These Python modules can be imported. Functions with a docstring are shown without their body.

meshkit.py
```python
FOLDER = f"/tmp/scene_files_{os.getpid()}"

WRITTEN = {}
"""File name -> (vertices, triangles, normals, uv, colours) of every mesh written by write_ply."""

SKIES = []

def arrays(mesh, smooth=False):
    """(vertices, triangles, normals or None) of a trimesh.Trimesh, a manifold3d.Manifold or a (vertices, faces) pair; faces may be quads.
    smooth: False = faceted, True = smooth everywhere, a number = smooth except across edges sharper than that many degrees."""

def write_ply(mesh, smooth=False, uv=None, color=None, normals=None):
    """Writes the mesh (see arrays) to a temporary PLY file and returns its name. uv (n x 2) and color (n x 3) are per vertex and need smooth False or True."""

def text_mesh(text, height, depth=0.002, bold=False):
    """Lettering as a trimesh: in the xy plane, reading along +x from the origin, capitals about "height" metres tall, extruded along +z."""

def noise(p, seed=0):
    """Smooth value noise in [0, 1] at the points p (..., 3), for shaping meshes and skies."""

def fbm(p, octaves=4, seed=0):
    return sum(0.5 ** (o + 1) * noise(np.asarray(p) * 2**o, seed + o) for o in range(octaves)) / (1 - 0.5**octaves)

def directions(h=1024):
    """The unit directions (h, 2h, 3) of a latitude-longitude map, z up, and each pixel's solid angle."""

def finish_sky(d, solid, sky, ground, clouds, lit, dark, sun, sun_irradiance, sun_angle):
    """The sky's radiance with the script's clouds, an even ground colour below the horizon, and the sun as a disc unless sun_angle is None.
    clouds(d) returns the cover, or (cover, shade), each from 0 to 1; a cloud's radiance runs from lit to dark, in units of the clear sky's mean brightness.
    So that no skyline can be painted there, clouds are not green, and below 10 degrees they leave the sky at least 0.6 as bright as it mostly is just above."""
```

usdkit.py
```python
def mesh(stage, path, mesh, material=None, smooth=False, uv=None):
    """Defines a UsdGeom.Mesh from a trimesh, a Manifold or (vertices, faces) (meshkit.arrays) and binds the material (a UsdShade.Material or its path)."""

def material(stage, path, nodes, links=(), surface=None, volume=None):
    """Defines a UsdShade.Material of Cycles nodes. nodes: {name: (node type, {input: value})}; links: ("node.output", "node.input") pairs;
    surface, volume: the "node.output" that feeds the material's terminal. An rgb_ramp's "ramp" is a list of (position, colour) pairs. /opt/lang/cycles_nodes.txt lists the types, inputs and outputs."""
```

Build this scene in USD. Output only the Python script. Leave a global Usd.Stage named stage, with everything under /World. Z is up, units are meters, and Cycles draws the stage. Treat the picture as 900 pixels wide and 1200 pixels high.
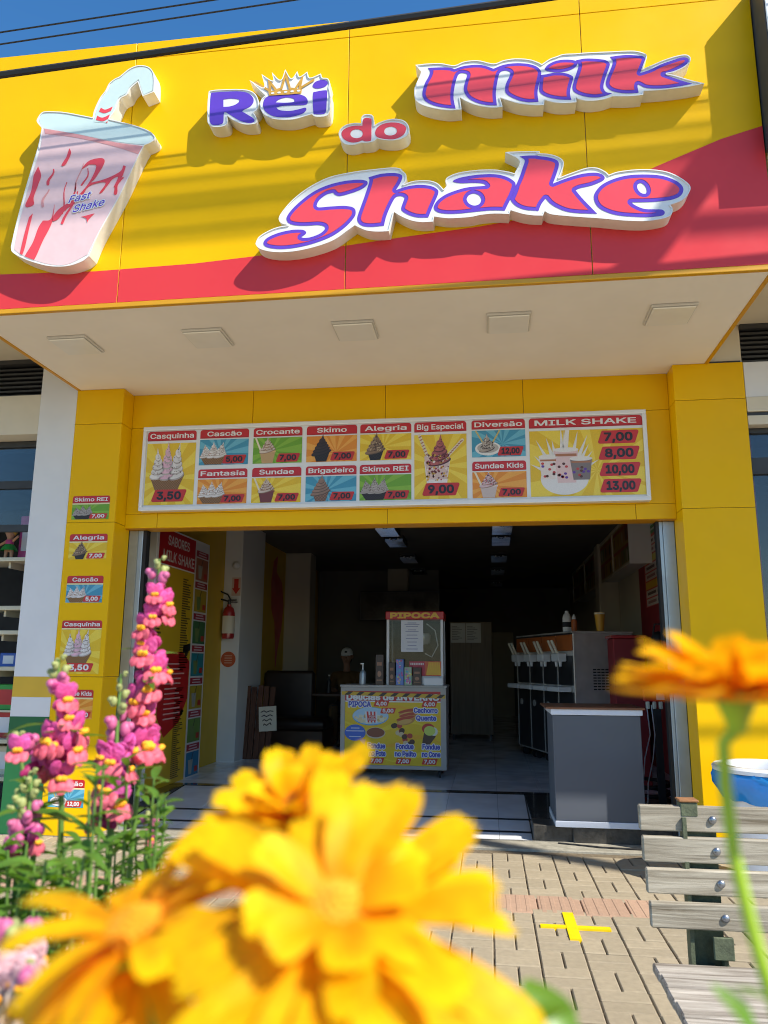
import math, random
import numpy as np, trimesh, shapely, manifold3d as mf
from shapely.geometry import Polygon, LineString, Point, box as sbox, MultiPolygon
from shapely.ops import unary_union
from shapely import affinity
from pxr import Usd, UsdGeom, UsdLux, UsdShade, Gf, Sdf, Vt
import usdkit, meshkit

stage = Usd.Stage.CreateInMemory()
UsdGeom.SetStageUpAxis(stage, 'Z'); UsdGeom.SetStageMetersPerUnit(stage, 1.0)
UsdGeom.Xform.Define(stage, '/World')
R = random.Random(7); NR = np.random.RandomState(7)
def V(*a): return np.array(a, float)
def nz(v): v = np.asarray(v, float); return v / np.linalg.norm(v)

# ---------------------------------------------------------------- camera, sky, sun, exposure
YAW, PITCH, ROLL = 0.1337, 0.1953, 0.0061
CAM = V(0, -6.0, 1.341)
fwd = V(-math.sin(YAW) * math.cos(PITCH), math.cos(YAW) * math.cos(PITCH), math.sin(PITCH))
right = V(math.cos(YAW), math.sin(YAW), 0); up = np.cross(right, fwd)
cr, sr = math.cos(ROLL), math.sin(ROLL)
right, up = cr * right + sr * up, -sr * right + cr * up
cam = UsdGeom.Camera.Define(stage, '/World/camera')
M4 = np.eye(4); M4[0, :3], M4[1, :3], M4[2, :3], M4[3, :3] = right, up, -fwd, CAM
cam.AddTransformOp().Set(Gf.Matrix4d(*M4.ravel().tolist()))
cam.CreateFocalLengthAttr(26.0); cam.CreateHorizontalApertureAttr(26.024); cam.CreateVerticalApertureAttr(34.7)
cam.CreateFStopAttr(8.8); cam.CreateFocusDistanceAttr(5.5); cam.CreateExposureAttr(0.64)
cam.CreateClippingRangeAttr(Gf.Vec2f(0.02, 2000))
SUN = nz(V(1.65, -1.0, 2.0))
sun = UsdLux.DistantLight.Define(stage, '/World/sun')
zx = nz(np.cross(V(0, 0, 1), SUN)); zy = np.cross(SUN, zx)
S4 = np.eye(4); S4[0, :3], S4[1, :3], S4[2, :3] = zx, zy, SUN
sun.AddTransformOp().Set(Gf.Matrix4d(*S4.ravel().tolist()))
sun.CreateIntensityAttr(1.25); sun.CreateAngleAttr(0.53); sun.CreateNormalizeAttr(True); sun.CreateColorAttr(Gf.Vec3f(1, 0.95, 0.86))
usdkit.material(stage, '/World/Looks/sky', {
    's': ('sky_texture', {'sky_type': 'single_scattering', 'sun_disc': False, 'sun_elevation': math.asin(SUN[2]),
                          'sun_rotation': math.atan2(SUN[0], SUN[1]), 'air_density': 1.0, 'aerosol_density': 0.4, 'ozone_density': 2.2}),
    'h': ('hsv', {'hue': .5, 'saturation': 1.3, 'value': 1.16}), 'b': ('background_shader', {'strength': 0.118})}, [('s.color', 'h.color'), ('h.color', 'b.color')], surface='b.background')
sky = UsdLux.DomeLight.Define(stage, '/World/sky')
UsdShade.MaterialBindingAPI.Apply(sky.GetPrim()).Bind(UsdShade.Material.Get(stage, '/World/Looks/sky'))
sky.GetPrim().SetCustomDataByKey('kind', 'structure')

# ---------------------------------------------------------------- scene tree helpers
count, base_of = {}, {}
def numbered(parent, name):
    k = (parent, name); n = count.get(k, 0); count[k] = n + 1
    return f'{parent}/{name}' + (f'_{n:03d}' if n else '')
def say(prim, **kw):
    for k, v in kw.items():
        if v: prim.SetCustomDataByKey(k, v)
def thing(name, label, cat, base=(0, 0, 0), group=None, kind=None):
    p = numbered('/World', name); x = UsdGeom.Xform.Define(stage, p); x.AddTranslateOp().Set(Gf.Vec3d(*map(float, base)))
    base_of[p] = V(*base); say(x.GetPrim(), label=label, category=cat, group=group, kind=kind)
    return p
def tri(m):
    if hasattr(m, 'to_mesh'): q = m.to_mesh(); return trimesh.Trimesh(np.array(q.vert_properties[:, :3]), np.array(q.tri_verts), process=False)
    return m
def join(ms): return trimesh.util.concatenate([tri(m) for m in ms])
def part(parent, name, m, mat, smooth=False, cd=None, **kw):
    """one Mesh prim; m is in world coordinates, parent '/World' makes it top-level"""
    if isinstance(m, list): m = join(m)
    m = tri(m); p = numbered(parent, name); b = base_of.get(parent, V(0, 0, 0)); base_of[p] = b
    mm = trimesh.Trimesh(m.vertices - b, m.faces, process=False)
    if cd is not None and smooth not in (False, True): smooth = True
    me = usdkit.mesh(stage, p, mm, MAT[mat], smooth=smooth)
    if cd is not None:
        UsdGeom.PrimvarsAPI(me).CreatePrimvar('Cd', Sdf.ValueTypeNames.Color3fArray, 'vertex').Set(Vt.Vec3fArray.FromNumpy(np.asarray(cd, np.float32)))
    say(me.GetPrim(), **kw); return p
def solo(name, m, mat, label, cat, group=None, smooth=False, kind=None, cd=None):
    return part('/World', name, m, mat, smooth, cd=cd, label=label, category=cat, group=group, kind=kind)
def struct(name, m, mat, smooth=False): return part('/World', name, m, mat, smooth, kind='structure')

# ---------------------------------------------------------------- shapes
def box(x0, x1, y0, y1, z0, z1, bev=0.0):
    x0, x1 = min(x0, x1), max(x0, x1); y0, y1 = min(y0, y1), max(y0, y1); z0, z1 = min(z0, z1), max(z0, z1)
    if bev <= 0:
        b = trimesh.creation.box([x1 - x0, y1 - y0, z1 - z0]); b.apply_translation([(x0 + x1) / 2, (y0 + y1) / 2, (z0 + z1) / 2]); return b
    bev = min(bev, (x1 - x0) * .45, (y1 - y0) * .45, (z1 - z0) * .45); pts = []
    for sx in (0, 1):
        for sy in (0, 1):
            for sz in (0, 1):
                for k in range(3):
                    c = [(x0, x1)[sx], (y0, y1)[sy], (z0, z1)[sz]]
                    for a, s in ((0, sx), (1, sy), (2, sz)):
                        if a != k: c[a] += bev * (1 - 2 * s)
                    pts.append(c)
    return trimesh.Trimesh(np.array(pts), None).convex_hull
def frame_of(d):
    d = nz(d); a = V(0, 0, 1) if abs(d[2]) < .9 else V(1, 0, 0); u = nz(np.cross(a, d)); return u, np.cross(d, u), d
def xf(m, O, X, Y, Z):
    T = np.eye(4); T[:3, 0], T[:3, 1], T[:3, 2], T[:3, 3] = X, Y, Z, O; m = m.copy(); m.apply_transform(T); return m
def rings(pts, radii, n=10, cap=True, ell=1.0):
    """tube along pts with radii"""
    pts = np.asarray(pts, float); k = len(pts); radii = np.broadcast_to(radii, k); tg = np.gradient(pts, axis=0)
    u, w, _ = frame_of(tg[0]); vs = []
    for i in range(k):
        d = nz(tg[i]); u = nz(u - d * (u @ d)); w = np.cross(d, u)
        for a in range(n):
            t = 2 * math.pi * a / n; vs.append(pts[i] + radii[i] * (math.cos(t) * u + ell * math.sin(t) * w))
    f = []
    for i in range(k - 1):
        for a in range(n):
            b = (a + 1) % n; p, q, r, s = i * n + a, i * n + b, (i + 1) * n + b, (i + 1) * n + a; f += [(p, q, r), (p, r, s)]
    if cap:
        vs += [pts[0], pts[-1]]; c0, c1 = len(vs) - 2, len(vs) - 1
        for a in range(n):
            b = (a + 1) % n; f += [(c0, b, a), (c1, (k - 1) * n + a, (k - 1) * n + b)]
    return trimesh.Trimesh(np.array(vs), np.array(f), process=False)
def cyl(p, q, r, r2=None, n=16): return rings([p, q], [r, r if r2 is None else r2], n)
def lathe(O, prof, n=24, axis=(0, 0, 1)):
    u, w, d = frame_of(axis); O = V(*O); vs = []; k = len(prof)
    for r, h in prof:
        for a in range(n):
            t = 2 * math.pi * a / n; vs.append(O + d * h + max(r, 1e-5) * (math.cos(t) * u + math.sin(t) * w))
    f = []
    for i in range(k - 1):
        for a in range(n):
            b = (a + 1) % n; f += [(i * n + a, i * n + b, (i + 1) * n + b), (i * n + a, (i + 1) * n + b, (i + 1) * n + a)]
    return trimesh.Trimesh(np.array(vs), np.array(f), process=False)
def ball(c, r, sub=2, axes=None):
    m = trimesh.creation.icosphere(sub, 1.0); r = np.broadcast_to(r, 3); m.vertices = m.vertices * r
    if axes is not None: m.vertices = m.vertices @ np.array(axes)
    m.vertices = m.vertices + V(*c); return m
def polys(p):
    if p.is_empty: return []
    if isinstance(p, Polygon): return [p] if p.area > 1e-9 else []
    return [g for g in getattr(p, 'geoms', []) if isinstance(g, Polygon) and g.area > 1e-9]
def ext(p, d, O=(0, 0, 0), U=(1, 0, 0), W=(0, 0, 1)):
    """extrude a 2-D shape by d towards U x W"""
    N = np.cross(U, W); return join([xf(trimesh.creation.extrude_polygon(g, d, engine='earcut'), V(*O), V(*U), V(*W), N) for g in polys(p)])
def bones(chain):
    """list of ((p,r),(q,r)) -> one manifold of hulls"""
    out = None
    for (p, r), (q, s) in chain:
        a = mf.Manifold.sphere(r, 20).translate(list(map(float, p))); b = mf.Manifold.sphere(s, 20).translate(list(map(float, q)))
        h = mf.Manifold.batch_hull([a, b]); out = h if out is None else out + h
    return out
def smoothed(man, length=.02, it=8):
    m = tri(man.refine_to_length(length)); m.merge_vertices(); trimesh.smoothing.filter_taubin(m, iterations=it); return m
def rough(m, amp, sc, seed=0):
    m = m.copy(); n = m.vertex_normals; m.vertices = m.vertices + n * ((meshkit.fbm(m.vertices * sc, 3, seed) - .5) * 2 * amp)[:, None]; return m

# ---------------------------------------------------------------- materials
MAT = {}
def L(h):  # sRGB hex -> linear
    c = [int(h[i:i + 2], 16) / 255 for i in (0, 2, 4)]; return tuple(x / 12.92 if x <= .04045 else ((x + .055) / 1.055) ** 2.4 for x in c)
def mat(name, col, rough=.5, var=.08, sc=6.0, bump=0, bsc=40., metal=0, coat=0, spec=.5, rnd=0.0, dirt=0.0, **kw):
    """principled colour with noise mottling, optional bump, per-object tone, blotchy dirt"""
    c = np.array(col, float); n = {'co': ('texture_coordinate', {}), 'g': ('geometry', {}), 'no': ('noise_texture', {'scale': sc, 'detail': 5., 'roughness': .6}),
        'ra': ('rgb_ramp', {'ramp': [(.25, tuple(np.clip(c * (1 - var), 0, 1))), (.75, tuple(np.clip(c * (1 + var), 0, 1)))]}),
        'p': ('principled_bsdf', {'roughness': rough, 'metallic': metal, 'coat_weight': coat, 'specular_ior_level': spec, **kw})}
    l = [('g.position', 'no.vector'), ('no.fac', 'ra.fac')]; last = 'ra.color'
    if rnd:
        n['oi'] = ('object_info', {}); n['mr'] = ('map_range', {'from_min': 0., 'from_max': 1., 'to_min': 1 - rnd, 'to_max': 1 + rnd})
        n['cc'] = ('combine_xyz', {}); n['mu'] = ('mix_color', {'blend_type': 'multiply', 'fac': 1.0, 'use_clamp': False})
        l += [('oi.random', 'mr.value'), ('mr.result', 'cc.x'), ('mr.result', 'cc.y'), ('mr.result', 'cc.z'), (last, 'mu.a'), ('cc.vector', 'mu.b')]; last = 'mu.result'
    if dirt:
        n['dn'] = ('noise_texture', {'scale': 1.7, 'detail': 8., 'roughness': .7}); n['dr'] = ('rgb_ramp', {'ramp': [(.45, (0, 0, 0)), (.72, (dirt,) * 3)]})
        n['dm'] = ('mix_color', {'blend_type': 'mix', 'b': tuple(c * .62)}); l += [('g.position', 'dn.vector'), ('dn.fac', 'dr.fac'), ('dr.color', 'dm.fac'), (last, 'dm.a')]; last = 'dm.result'
    l.append((last, 'p.base_color'))
    n['rn'] = ('noise_texture', {'scale': 3.1, 'detail': 4.}); n['rm'] = ('map_range', {'from_min': .3, 'from_max': .7, 'to_min': max(rough - .07, .02), 'to_max': min(rough + .09, 1.)})
    l += [('g.position', 'rn.vector'), ('rn.fac', 'rm.value'), ('rm.result', 'p.roughness')]
    if bump:
        n['bn'] = ('noise_texture', {'scale': bsc, 'detail': 6., 'roughness': .65}); n['bu'] = ('bump', {'strength': min(bump, 1.), 'distance': .004 * max(1, bump)})
        l += [('g.position', 'bn.vector'), ('bn.fac', 'bu.height'), ('bu.normal', 'p.normal')]
    MAT[name] = usdkit.material(stage, '/World/Looks/' + name, n, l, surface='p.BSDF')
def mat_cd(name, rough=.4, trans=0.0, gloss=.5, noise=.12, sc=300.):
    n = {'a': ('attribute', {'attribute': 'Cd'}), 'g': ('geometry', {}), 'no': ('noise_texture', {'scale': sc, 'detail': 3.}), 'mr': ('map_range', {'from_min': .3, 'from_max': .7, 'to_min': 1 - noise, 'to_max': 1 + noise}),
         'cc': ('combine_xyz', {}), 'mu': ('mix_color', {'blend_type': 'multiply', 'fac': 1.0, 'use_clamp': False}), 'p': ('principled_bsdf', {'roughness': rough, 'specular_ior_level': gloss})}
    l = [('g.position', 'no.vector'), ('no.fac', 'mr.value'), ('mr.result', 'cc.x'), ('mr.result', 'cc.y'), ('mr.result', 'cc.z'), ('a.color', 'mu.a'), ('cc.vector', 'mu.b'), ('mu.result', 'p.base_color')]
    out = 'p.BSDF'
    if trans:
        n['t'] = ('translucent_bsdf', {}); n['m'] = ('mix_closure', {'fac': trans}); l += [('mu.result', 't.color'), ('p.BSDF', 'm.closure1'), ('t.BSDF', 'm.closure2')]; out = 'm.closure'
    MAT[name] = usdkit.material(stage, '/World/Looks/' + name, n, l, surface=out)
def mat_leaf(name, col, trans=.35, rnd=.25):
    c = np.array(col); n = {'oi': ('object_info', {}), 'g': ('geometry', {}), 'no': ('noise_texture', {'scale': 60., 'detail': 3.}), 'ad': ('math', {'math_type': 'multiply_add', 'value2': .6, 'value3': 0.}), 'a2': ('math', {'math_type': 'multiply_add', 'value2': .4}),
         'ra': ('rgb_ramp', {'ramp': [(.1, tuple(c * (1 - rnd))), (.9, tuple(np.clip(c * (1 + rnd) + V(.02, .015, 0), 0, 1)))]}), 'p': ('principled_bsdf', {'roughness': .38, 'specular_ior_level': .5}),
         't': ('translucent_bsdf', {}), 'hs': ('hsv', {'hue': .49, 'saturation': 1.1, 'value': 1.5}), 'm': ('mix_closure', {'fac': trans})}
    l = [('g.position', 'no.vector'), ('oi.random', 'ad.value1'), ('no.fac', 'a2.value1'), ('ad.value', 'a2.value3'), ('a2.value', 'ra.fac'), ('ra.color', 'p.base_color'), ('ra.color', 'hs.color'), ('hs.color', 't.color'), ('p.BSDF', 'm.closure1'), ('t.BSDF', 'm.closure2')]
    MAT[name] = usdkit.material(stage, '/World/Looks/' + name, n, l, surface='m.closure')
def mat_wood(name, c0, c1, axis='x', rough=.7, sc=1., bump=.5, rnd=.12, dist=.6):
    s = {'x': (1.2, 30, 30), 'y': (30, 1.2, 30), 'z': (30, 30, 1.2)}[axis]
    n = {'g': ('geometry', {}), 'mp': ('mapping', {'scale': tuple(v * sc for v in s)}), 'no': ('noise_texture', {'scale': 2., 'detail': 8., 'roughness': .7, 'distortion': dist}), 'ra': ('rgb_ramp', {'ramp': [(.3, c0), (.5, tuple((np.array(c0) + np.array(c1)) / 2)), (.7, c1)]}),
         'oi': ('object_info', {}), 'mr': ('map_range', {'from_min': 0., 'from_max': 1., 'to_min': 1 - rnd, 'to_max': 1 + rnd}), 'cc': ('combine_xyz', {}), 'mu': ('mix_color', {'blend_type': 'multiply', 'fac': 1.0, 'use_clamp': False}),
         'p': ('principled_bsdf', {'roughness': rough, 'specular_ior_level': .3}), 'bu': ('bump', {'strength': bump, 'distance': .003})}
    l = [('g.position', 'mp.vector'), ('mp.vector', 'no.vector'), ('no.fac', 'ra.fac'), ('oi.random', 'mr.value'), ('mr.result', 'cc.x'), ('mr.result', 'cc.y'), ('mr.result', 'cc.z'), ('ra.color', 'mu.a'), ('cc.vector', 'mu.b'), ('mu.result', 'p.base_color'), ('no.fac', 'bu.height'), ('bu.normal', 'p.normal')]
    MAT[name] = usdkit.material(stage, '/World/Looks/' + name, n, l, surface='p.BSDF')
def mat_glass(name, tint=(.9, .93, .93), k=.95):
    MAT[name] = usdkit.material(stage, '/World/Looks/' + name, {'t': ('transparent_bsdf', {'color': tint}), 'g': ('glossy_bsdf', {'color': (k,) * 3, 'roughness': .015}), 'f': ('fresnel', {'IOR': 1.5}), 'm': ('mix_closure', {})},
        [('f.fac', 'm.fac'), ('t.BSDF', 'm.closure1'), ('g.BSDF', 'm.closure2')], surface='m.closure')

YEL = (.83, .475, .001)
mat('yellow_panel', YEL, .38, var=.045, sc=1.5, spec=.14, dirt=.07, bump=.12, bsc=3.)
mat('red_vinyl', (.68, .045, .05), .35, var=.03, sc=1.5, spec=.3)
mat('seam_sealant', (.45, .42, .35), .6, var=.2, sc=9)
mat('edge_trim', (.62, .30, .006), .4, var=.05)
mat('sign_white', (.80, .80, .76), .3, var=.03, sc=4, coat=.3)
mat('sign_side', (.78, .75, .66), .4, var=.06, sc=9, dirt=.25)
mat('sign_red', (.78, .068, .078), .22, var=.03, coat=.5)
mat('sign_purple', (.13, .055, .50), .22, var=.04, coat=.5)
mat('sign_gold', (.60, .33, .05), .35, var=.2, sc=30)
mat('cup_pink', (.80, .56, .55), .3, var=.06, sc=12, coat=.3)
mat('cup_mint', (.60, .74, .70), .3, var=.04, coat=.3)
mat('cup_rose', (.75, .33, .31), .3, var=.12, sc=14, coat=.3)
mat('soffit', (.87, .82, .74), .7, var=.05, sc=1.2, dirt=.08)
mat('lamp_plate', (.80, .78, .72), .35, var=.03)
mat('lamp_frame', (.62, .60, .55), .5)
mat('white_paint', (.72, .72, .72), .6, var=.05, sc=2, dirt=.12)
mat('cream_paint', (.66, .60, .47), .65, var=.06, sc=2, dirt=.2)
mat('green_paint', (.010, .12, .035), .55, var=.1, sc=3)
mat('band_yellow', (.66, .41, .03), .5, var=.05)
mat('dark_metal', (.035, .036, .038), .5, var=.2, sc=15)
mat('rail_metal', (.36, .42, .46), .35, var=.1, sc=8, metal=.5)
mat('rail_grey', (.30, .29, .22), .5, var=.12, sc=8)
mat('black_rubber', (.012, .012, .013), .6, var=.2)
mat('black_plastic', (.018, .018, .02), .35, var=.2)
mat('cable_black', (.012, .011, .01), .7)
mat('wall_yellow', (.60, .38, .03), .7, var=.06, sc=2, dirt=.1)
mat('wall_beige', (.46, .41, .32), .75, var=.06, sc=2)
mat('wall_dark', (.16, .15, .13), .8, var=.1, sc=2)
mat('wall_red', (.24, .016, .02), .65, var=.06, sc=2)
mat('wall_white', (.62, .61, .58), .7, var=.04, sc=2, dirt=.1)
mat('ceiling', (.14, .13, .115), .8, var=.1)
mat('floor_tile', (.80, .80, .80), .22, var=.06, sc=5, rnd=.05, coat=.2)
mat('grout', (.16, .15, .14), .8)
mat('granite', (.022, .02, .019), .16, var=.5, sc=60, coat=.4)
mat('granite_worn', (.05, .046, .04), .35, var=.6, sc=25, bump=.4, bsc=60)
mat('kerb_concrete', (.30, .275, .215), .85, var=.35, sc=14, bump=1., bsc=70, dirt=.5)
mat('paver', (.33, .27, .18), .85, var=.14, sc=30, bump=.8, bsc=260, rnd=.08, dirt=.22)
mat('paver_pink', (.40, .255, .17), .85, var=.12, sc=30, bump=.8, bsc=260, rnd=.08, dirt=.22)
mat('joint_sand', (.15, .115, .07), .95, var=.4, sc=40, bump=1., bsc=150)
mat('tape_yellow', (.80, .55, .0), .45, var=.08, sc=30)
mat('asphalt', (.05, .05, .052), .9, var=.2, sc=30, bump=.8, bsc=90)
mat('ground_soil', (.10, .075, .05), .95, var=.3, sc=25, bump=1., bsc=60)
mat('steel', (.62, .59, .56), .26, var=.10, sc=6, metal=.45)
mat('chrome', (.65, .65, .65), .14, metal=1.)
mat('bolt', (.30, .31, .33), .3, var=.2, sc=80, metal=.9)
mat('white_plastic', (.74, .74, .74), .35, var=.04)
mat('cream_plastic', (.72, .66, .52), .4, var=.05)
mat('orange_panel', (.42, .11, .025), .4, var=.1, sc=8)
mat('counter_grey', (.085, .095, .115), .45, var=.06, sc=3)
mat('counter_trim', (.66, .69, .76), .35, var=.04)
mat('counter_top', (.17, .065, .03), .35, var=.15, sc=20)
mat('cart_frame', (.40, .37, .33), .45, var=.05)
mat('paper', (.72, .72, .73), .8, var=.03)
mat('ink', (.03, .03, .035), .8)
mat('blue_bag', (.012, .23, .62), .22, var=.12, sc=12, coat=.4, transmission_weight=.0)
mat('skin', (.30, .15, .09), .5, var=.06, sc=30)
mat('shirt', (.12, .065, .02), .8, var=.1, sc=40)
mat('trousers', (.03, .035, .05), .8, var=.1, sc=40)
mat('hair', (.02, .014, .01), .6)
mat('cap_white', (.66, .66, .64), .8, var=.05)
mat('sofa_leather', (.028, .015, .01), .42, var=.2, sc=10, bump=.4, bsc=30)
mat('table_wood', (.07, .035, .018), .4, var=.2, sc=8)
mat('rust_green', (.085, .10, .055), .75, var=.4, sc=35, bump=.6, bsc=80)
mat('rust', (.25, .11, .04), .85, var=.35, sc=40, bump=.6, bsc=90)
mat('ext_red', (.35, .018, .02), .3, var=.06, coat=.4)
mat('red_plastic', (.5, .02, .02), .35)
mat('stem_green', (.10, .19, .03), .5, var=.2, sc=60)
mat('stem_bright', (.30, .46, .02), .45, var=.15, sc=80)
mat('bud_green', (.26, .28, .09), .6, var=.25, sc=90)
mat('bud_pink', (.48, .10, .22), .5, var=.3, sc=120)
mat('palate', (.92, .38, .008), .6, var=.12, sc=200, bump=.5, bsc=500)
mat('disk_orange', (.62, .16, .01), .8, var=.3, sc=400, bump=1., bsc=600)
mat('disk_brown', (.22, .07, .012), .8, var=.5, sc=400, bump=1., bsc=600)
mat('concrete', (.32, .30, .27), .85, var=.15, sc=6, bump=.5, bsc=30, dirt=.3)
mat('toy_pink', (.50, .06, .22), .4, var=.2, sc=20)
mat('toy_yellow', (.65, .34, .04), .45)
mat('toy_skin', (.55, .28, .16), .5)
mat('toy_blue', (.03, .10, .38), .4, var=.15, sc=20)
mat('toy_green', (.03, .30, .05), .45)
mat('toy_red', (.45, .03, .03), .45)
mat('shelf_cream', (.60, .56, .42), .55, var=.06)
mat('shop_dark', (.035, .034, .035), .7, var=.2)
mat_cd('print', .35, noise=.06, sc=180.)
mat_cd('print_shiny', .22, noise=.05, sc=60.)
mat_cd('petal', .55, trans=.45, gloss=.2, noise=.14, sc=260.)
mat_cd('floret', .5, trans=.35, gloss=.3, noise=.16, sc=220.)
mat_leaf('leaf', (.09, .20, .025), .4); mat_leaf('leaf_near', (.11, .24, .02), .4)
mat_wood('bench_wood', (.14, .11, .07), (.52, .47, .37), 'x', .8, .45, 1., dist=2.2)
mat_wood('bench_seat', (.11, .085, .06), (.50, .45, .38), 'x', .85, .45, 1., dist=2.0)
mat_wood('plank_wood', (.06, .022, .012), (.14, .055, .028), 'z', .6)
mat_wood('cabinet_wood', (.15, .115, .08), (.24, .19, .135), 'z', .6, .6, .2, rnd=.02)
mat_glass('glass'); mat_glass('glass_case', (.86, .88, .88), .38)
MAT['louver'] = MAT['dark_metal']

# ---------------------------------------------------------------- flat print (posters, stickers): polygons with vertex colours on thin layers
_txt = {}
def text_poly(s, bold=True):
    if (s, bold) not in _txt:
        m = meshkit.text_mesh(s, 1.0, .1, bold=bold); t = m.triangles[m.face_normals[:, 2] > .5][:, :, :2]
        p = unary_union([Polygon(q).buffer(.004, join_style=2) for q in t]); b = p.bounds
        _txt[(s, bold)] = affinity.translate(p, -b[0], 0)
    return _txt[(s, bold)]
class Print:
    def __init__(s, O, U, W): s.O, s.U, s.W = V(*O), nz(U), nz(W); s.N = np.cross(s.U, s.W); s.v, s.f, s.c, s.n = [], [], [], 0
    def add(s, p, col, layer=1):
        if not hasattr(p, 'geom_type'): p = Polygon(p)
        if not p.is_valid: p = p.buffer(0)
        for g in polys(p):
            q, f = trimesh.creation.triangulate_polygon(g, engine='earcut')
            s.v.append(s.O + q[:, :1] * s.U + q[:, 1:2] * s.W + s.N * layer * .0007); s.f.append(f + s.n); s.n += len(q); s.c.append(np.tile(np.array(col, float), (len(q), 1)))
    def rect(s, x0, x1, y0, y1, col, layer=1, r=0):
        p = sbox(x0, y0, x1, y1); s.add(p.buffer(-r).buffer(r, quad_segs=3) if r else p, col, layer)
    def text(s, t, x, y, h, col, layer=4, w=None, stretch=1.0, fat=0, shear=0, align='c', outline=None, ocol=(1, 1, 1), bold=True):
        p = affinity.scale(text_poly(t, bold), h * stretch, h, origin=(0, 0)); b = p.bounds
        if w: p = affinity.scale(p, w / (b[2] - b[0]), 1, origin=(0, 0)); b = p.bounds
        if shear: p = affinity.skew(p, xs=shear, origin=(0, 0)); b = p.bounds
        p = affinity.translate(p, x - (b[0] + (b[2] - b[0]) * {'l': 0, 'c': .5, 'r': 1}[align]), y)
        if fat: p = p.buffer(fat, quad_segs=2)
        if outline: s.add(p.buffer(outline, quad_segs=2), ocol, layer)
        s.add(p, col, layer + 1)
    def tag(s, t, x, y, w, h, col=(.55, .02, .02), tcol=(.015, .01, .01), layer=4):
        k = h * .35; p = Polygon([(x, y), (x + w - k, y), (x + w, y + h), (x + k, y + h)]).buffer(-h * .12).buffer(h * .12, quad_segs=2)
        s.add(p, col, layer); s.text(t, x + w / 2, y + h * .22, h * .58, tcol, layer + 1, w=w * .66, fat=h * .025)
    def build(s, parent, name, mt='print', **kw):
        return part(parent, name, trimesh.Trimesh(np.vstack(s.v), np.vstack(s.f), process=False), mt, cd=np.vstack(s.c), **kw)
def ell(cx, cy, rx, ry, n=10, rot=0): return affinity.rotate(affinity.scale(Point(cx, cy).buffer(1, quad_segs=n), rx, ry), rot)
PAL = dict(y=((.72, .47, .008), (.80, .60, .05)), b=((.05, .27, .42), (.13, .42, .56)), g=((.14, .34, .012), (.22, .43, .03)), o=((.70, .24, .012), (.78, .36, .05)))
WHITE, RED, INK = (.74, .73, .72), (.50, .012, .016), (.012, .01, .01)
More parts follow.
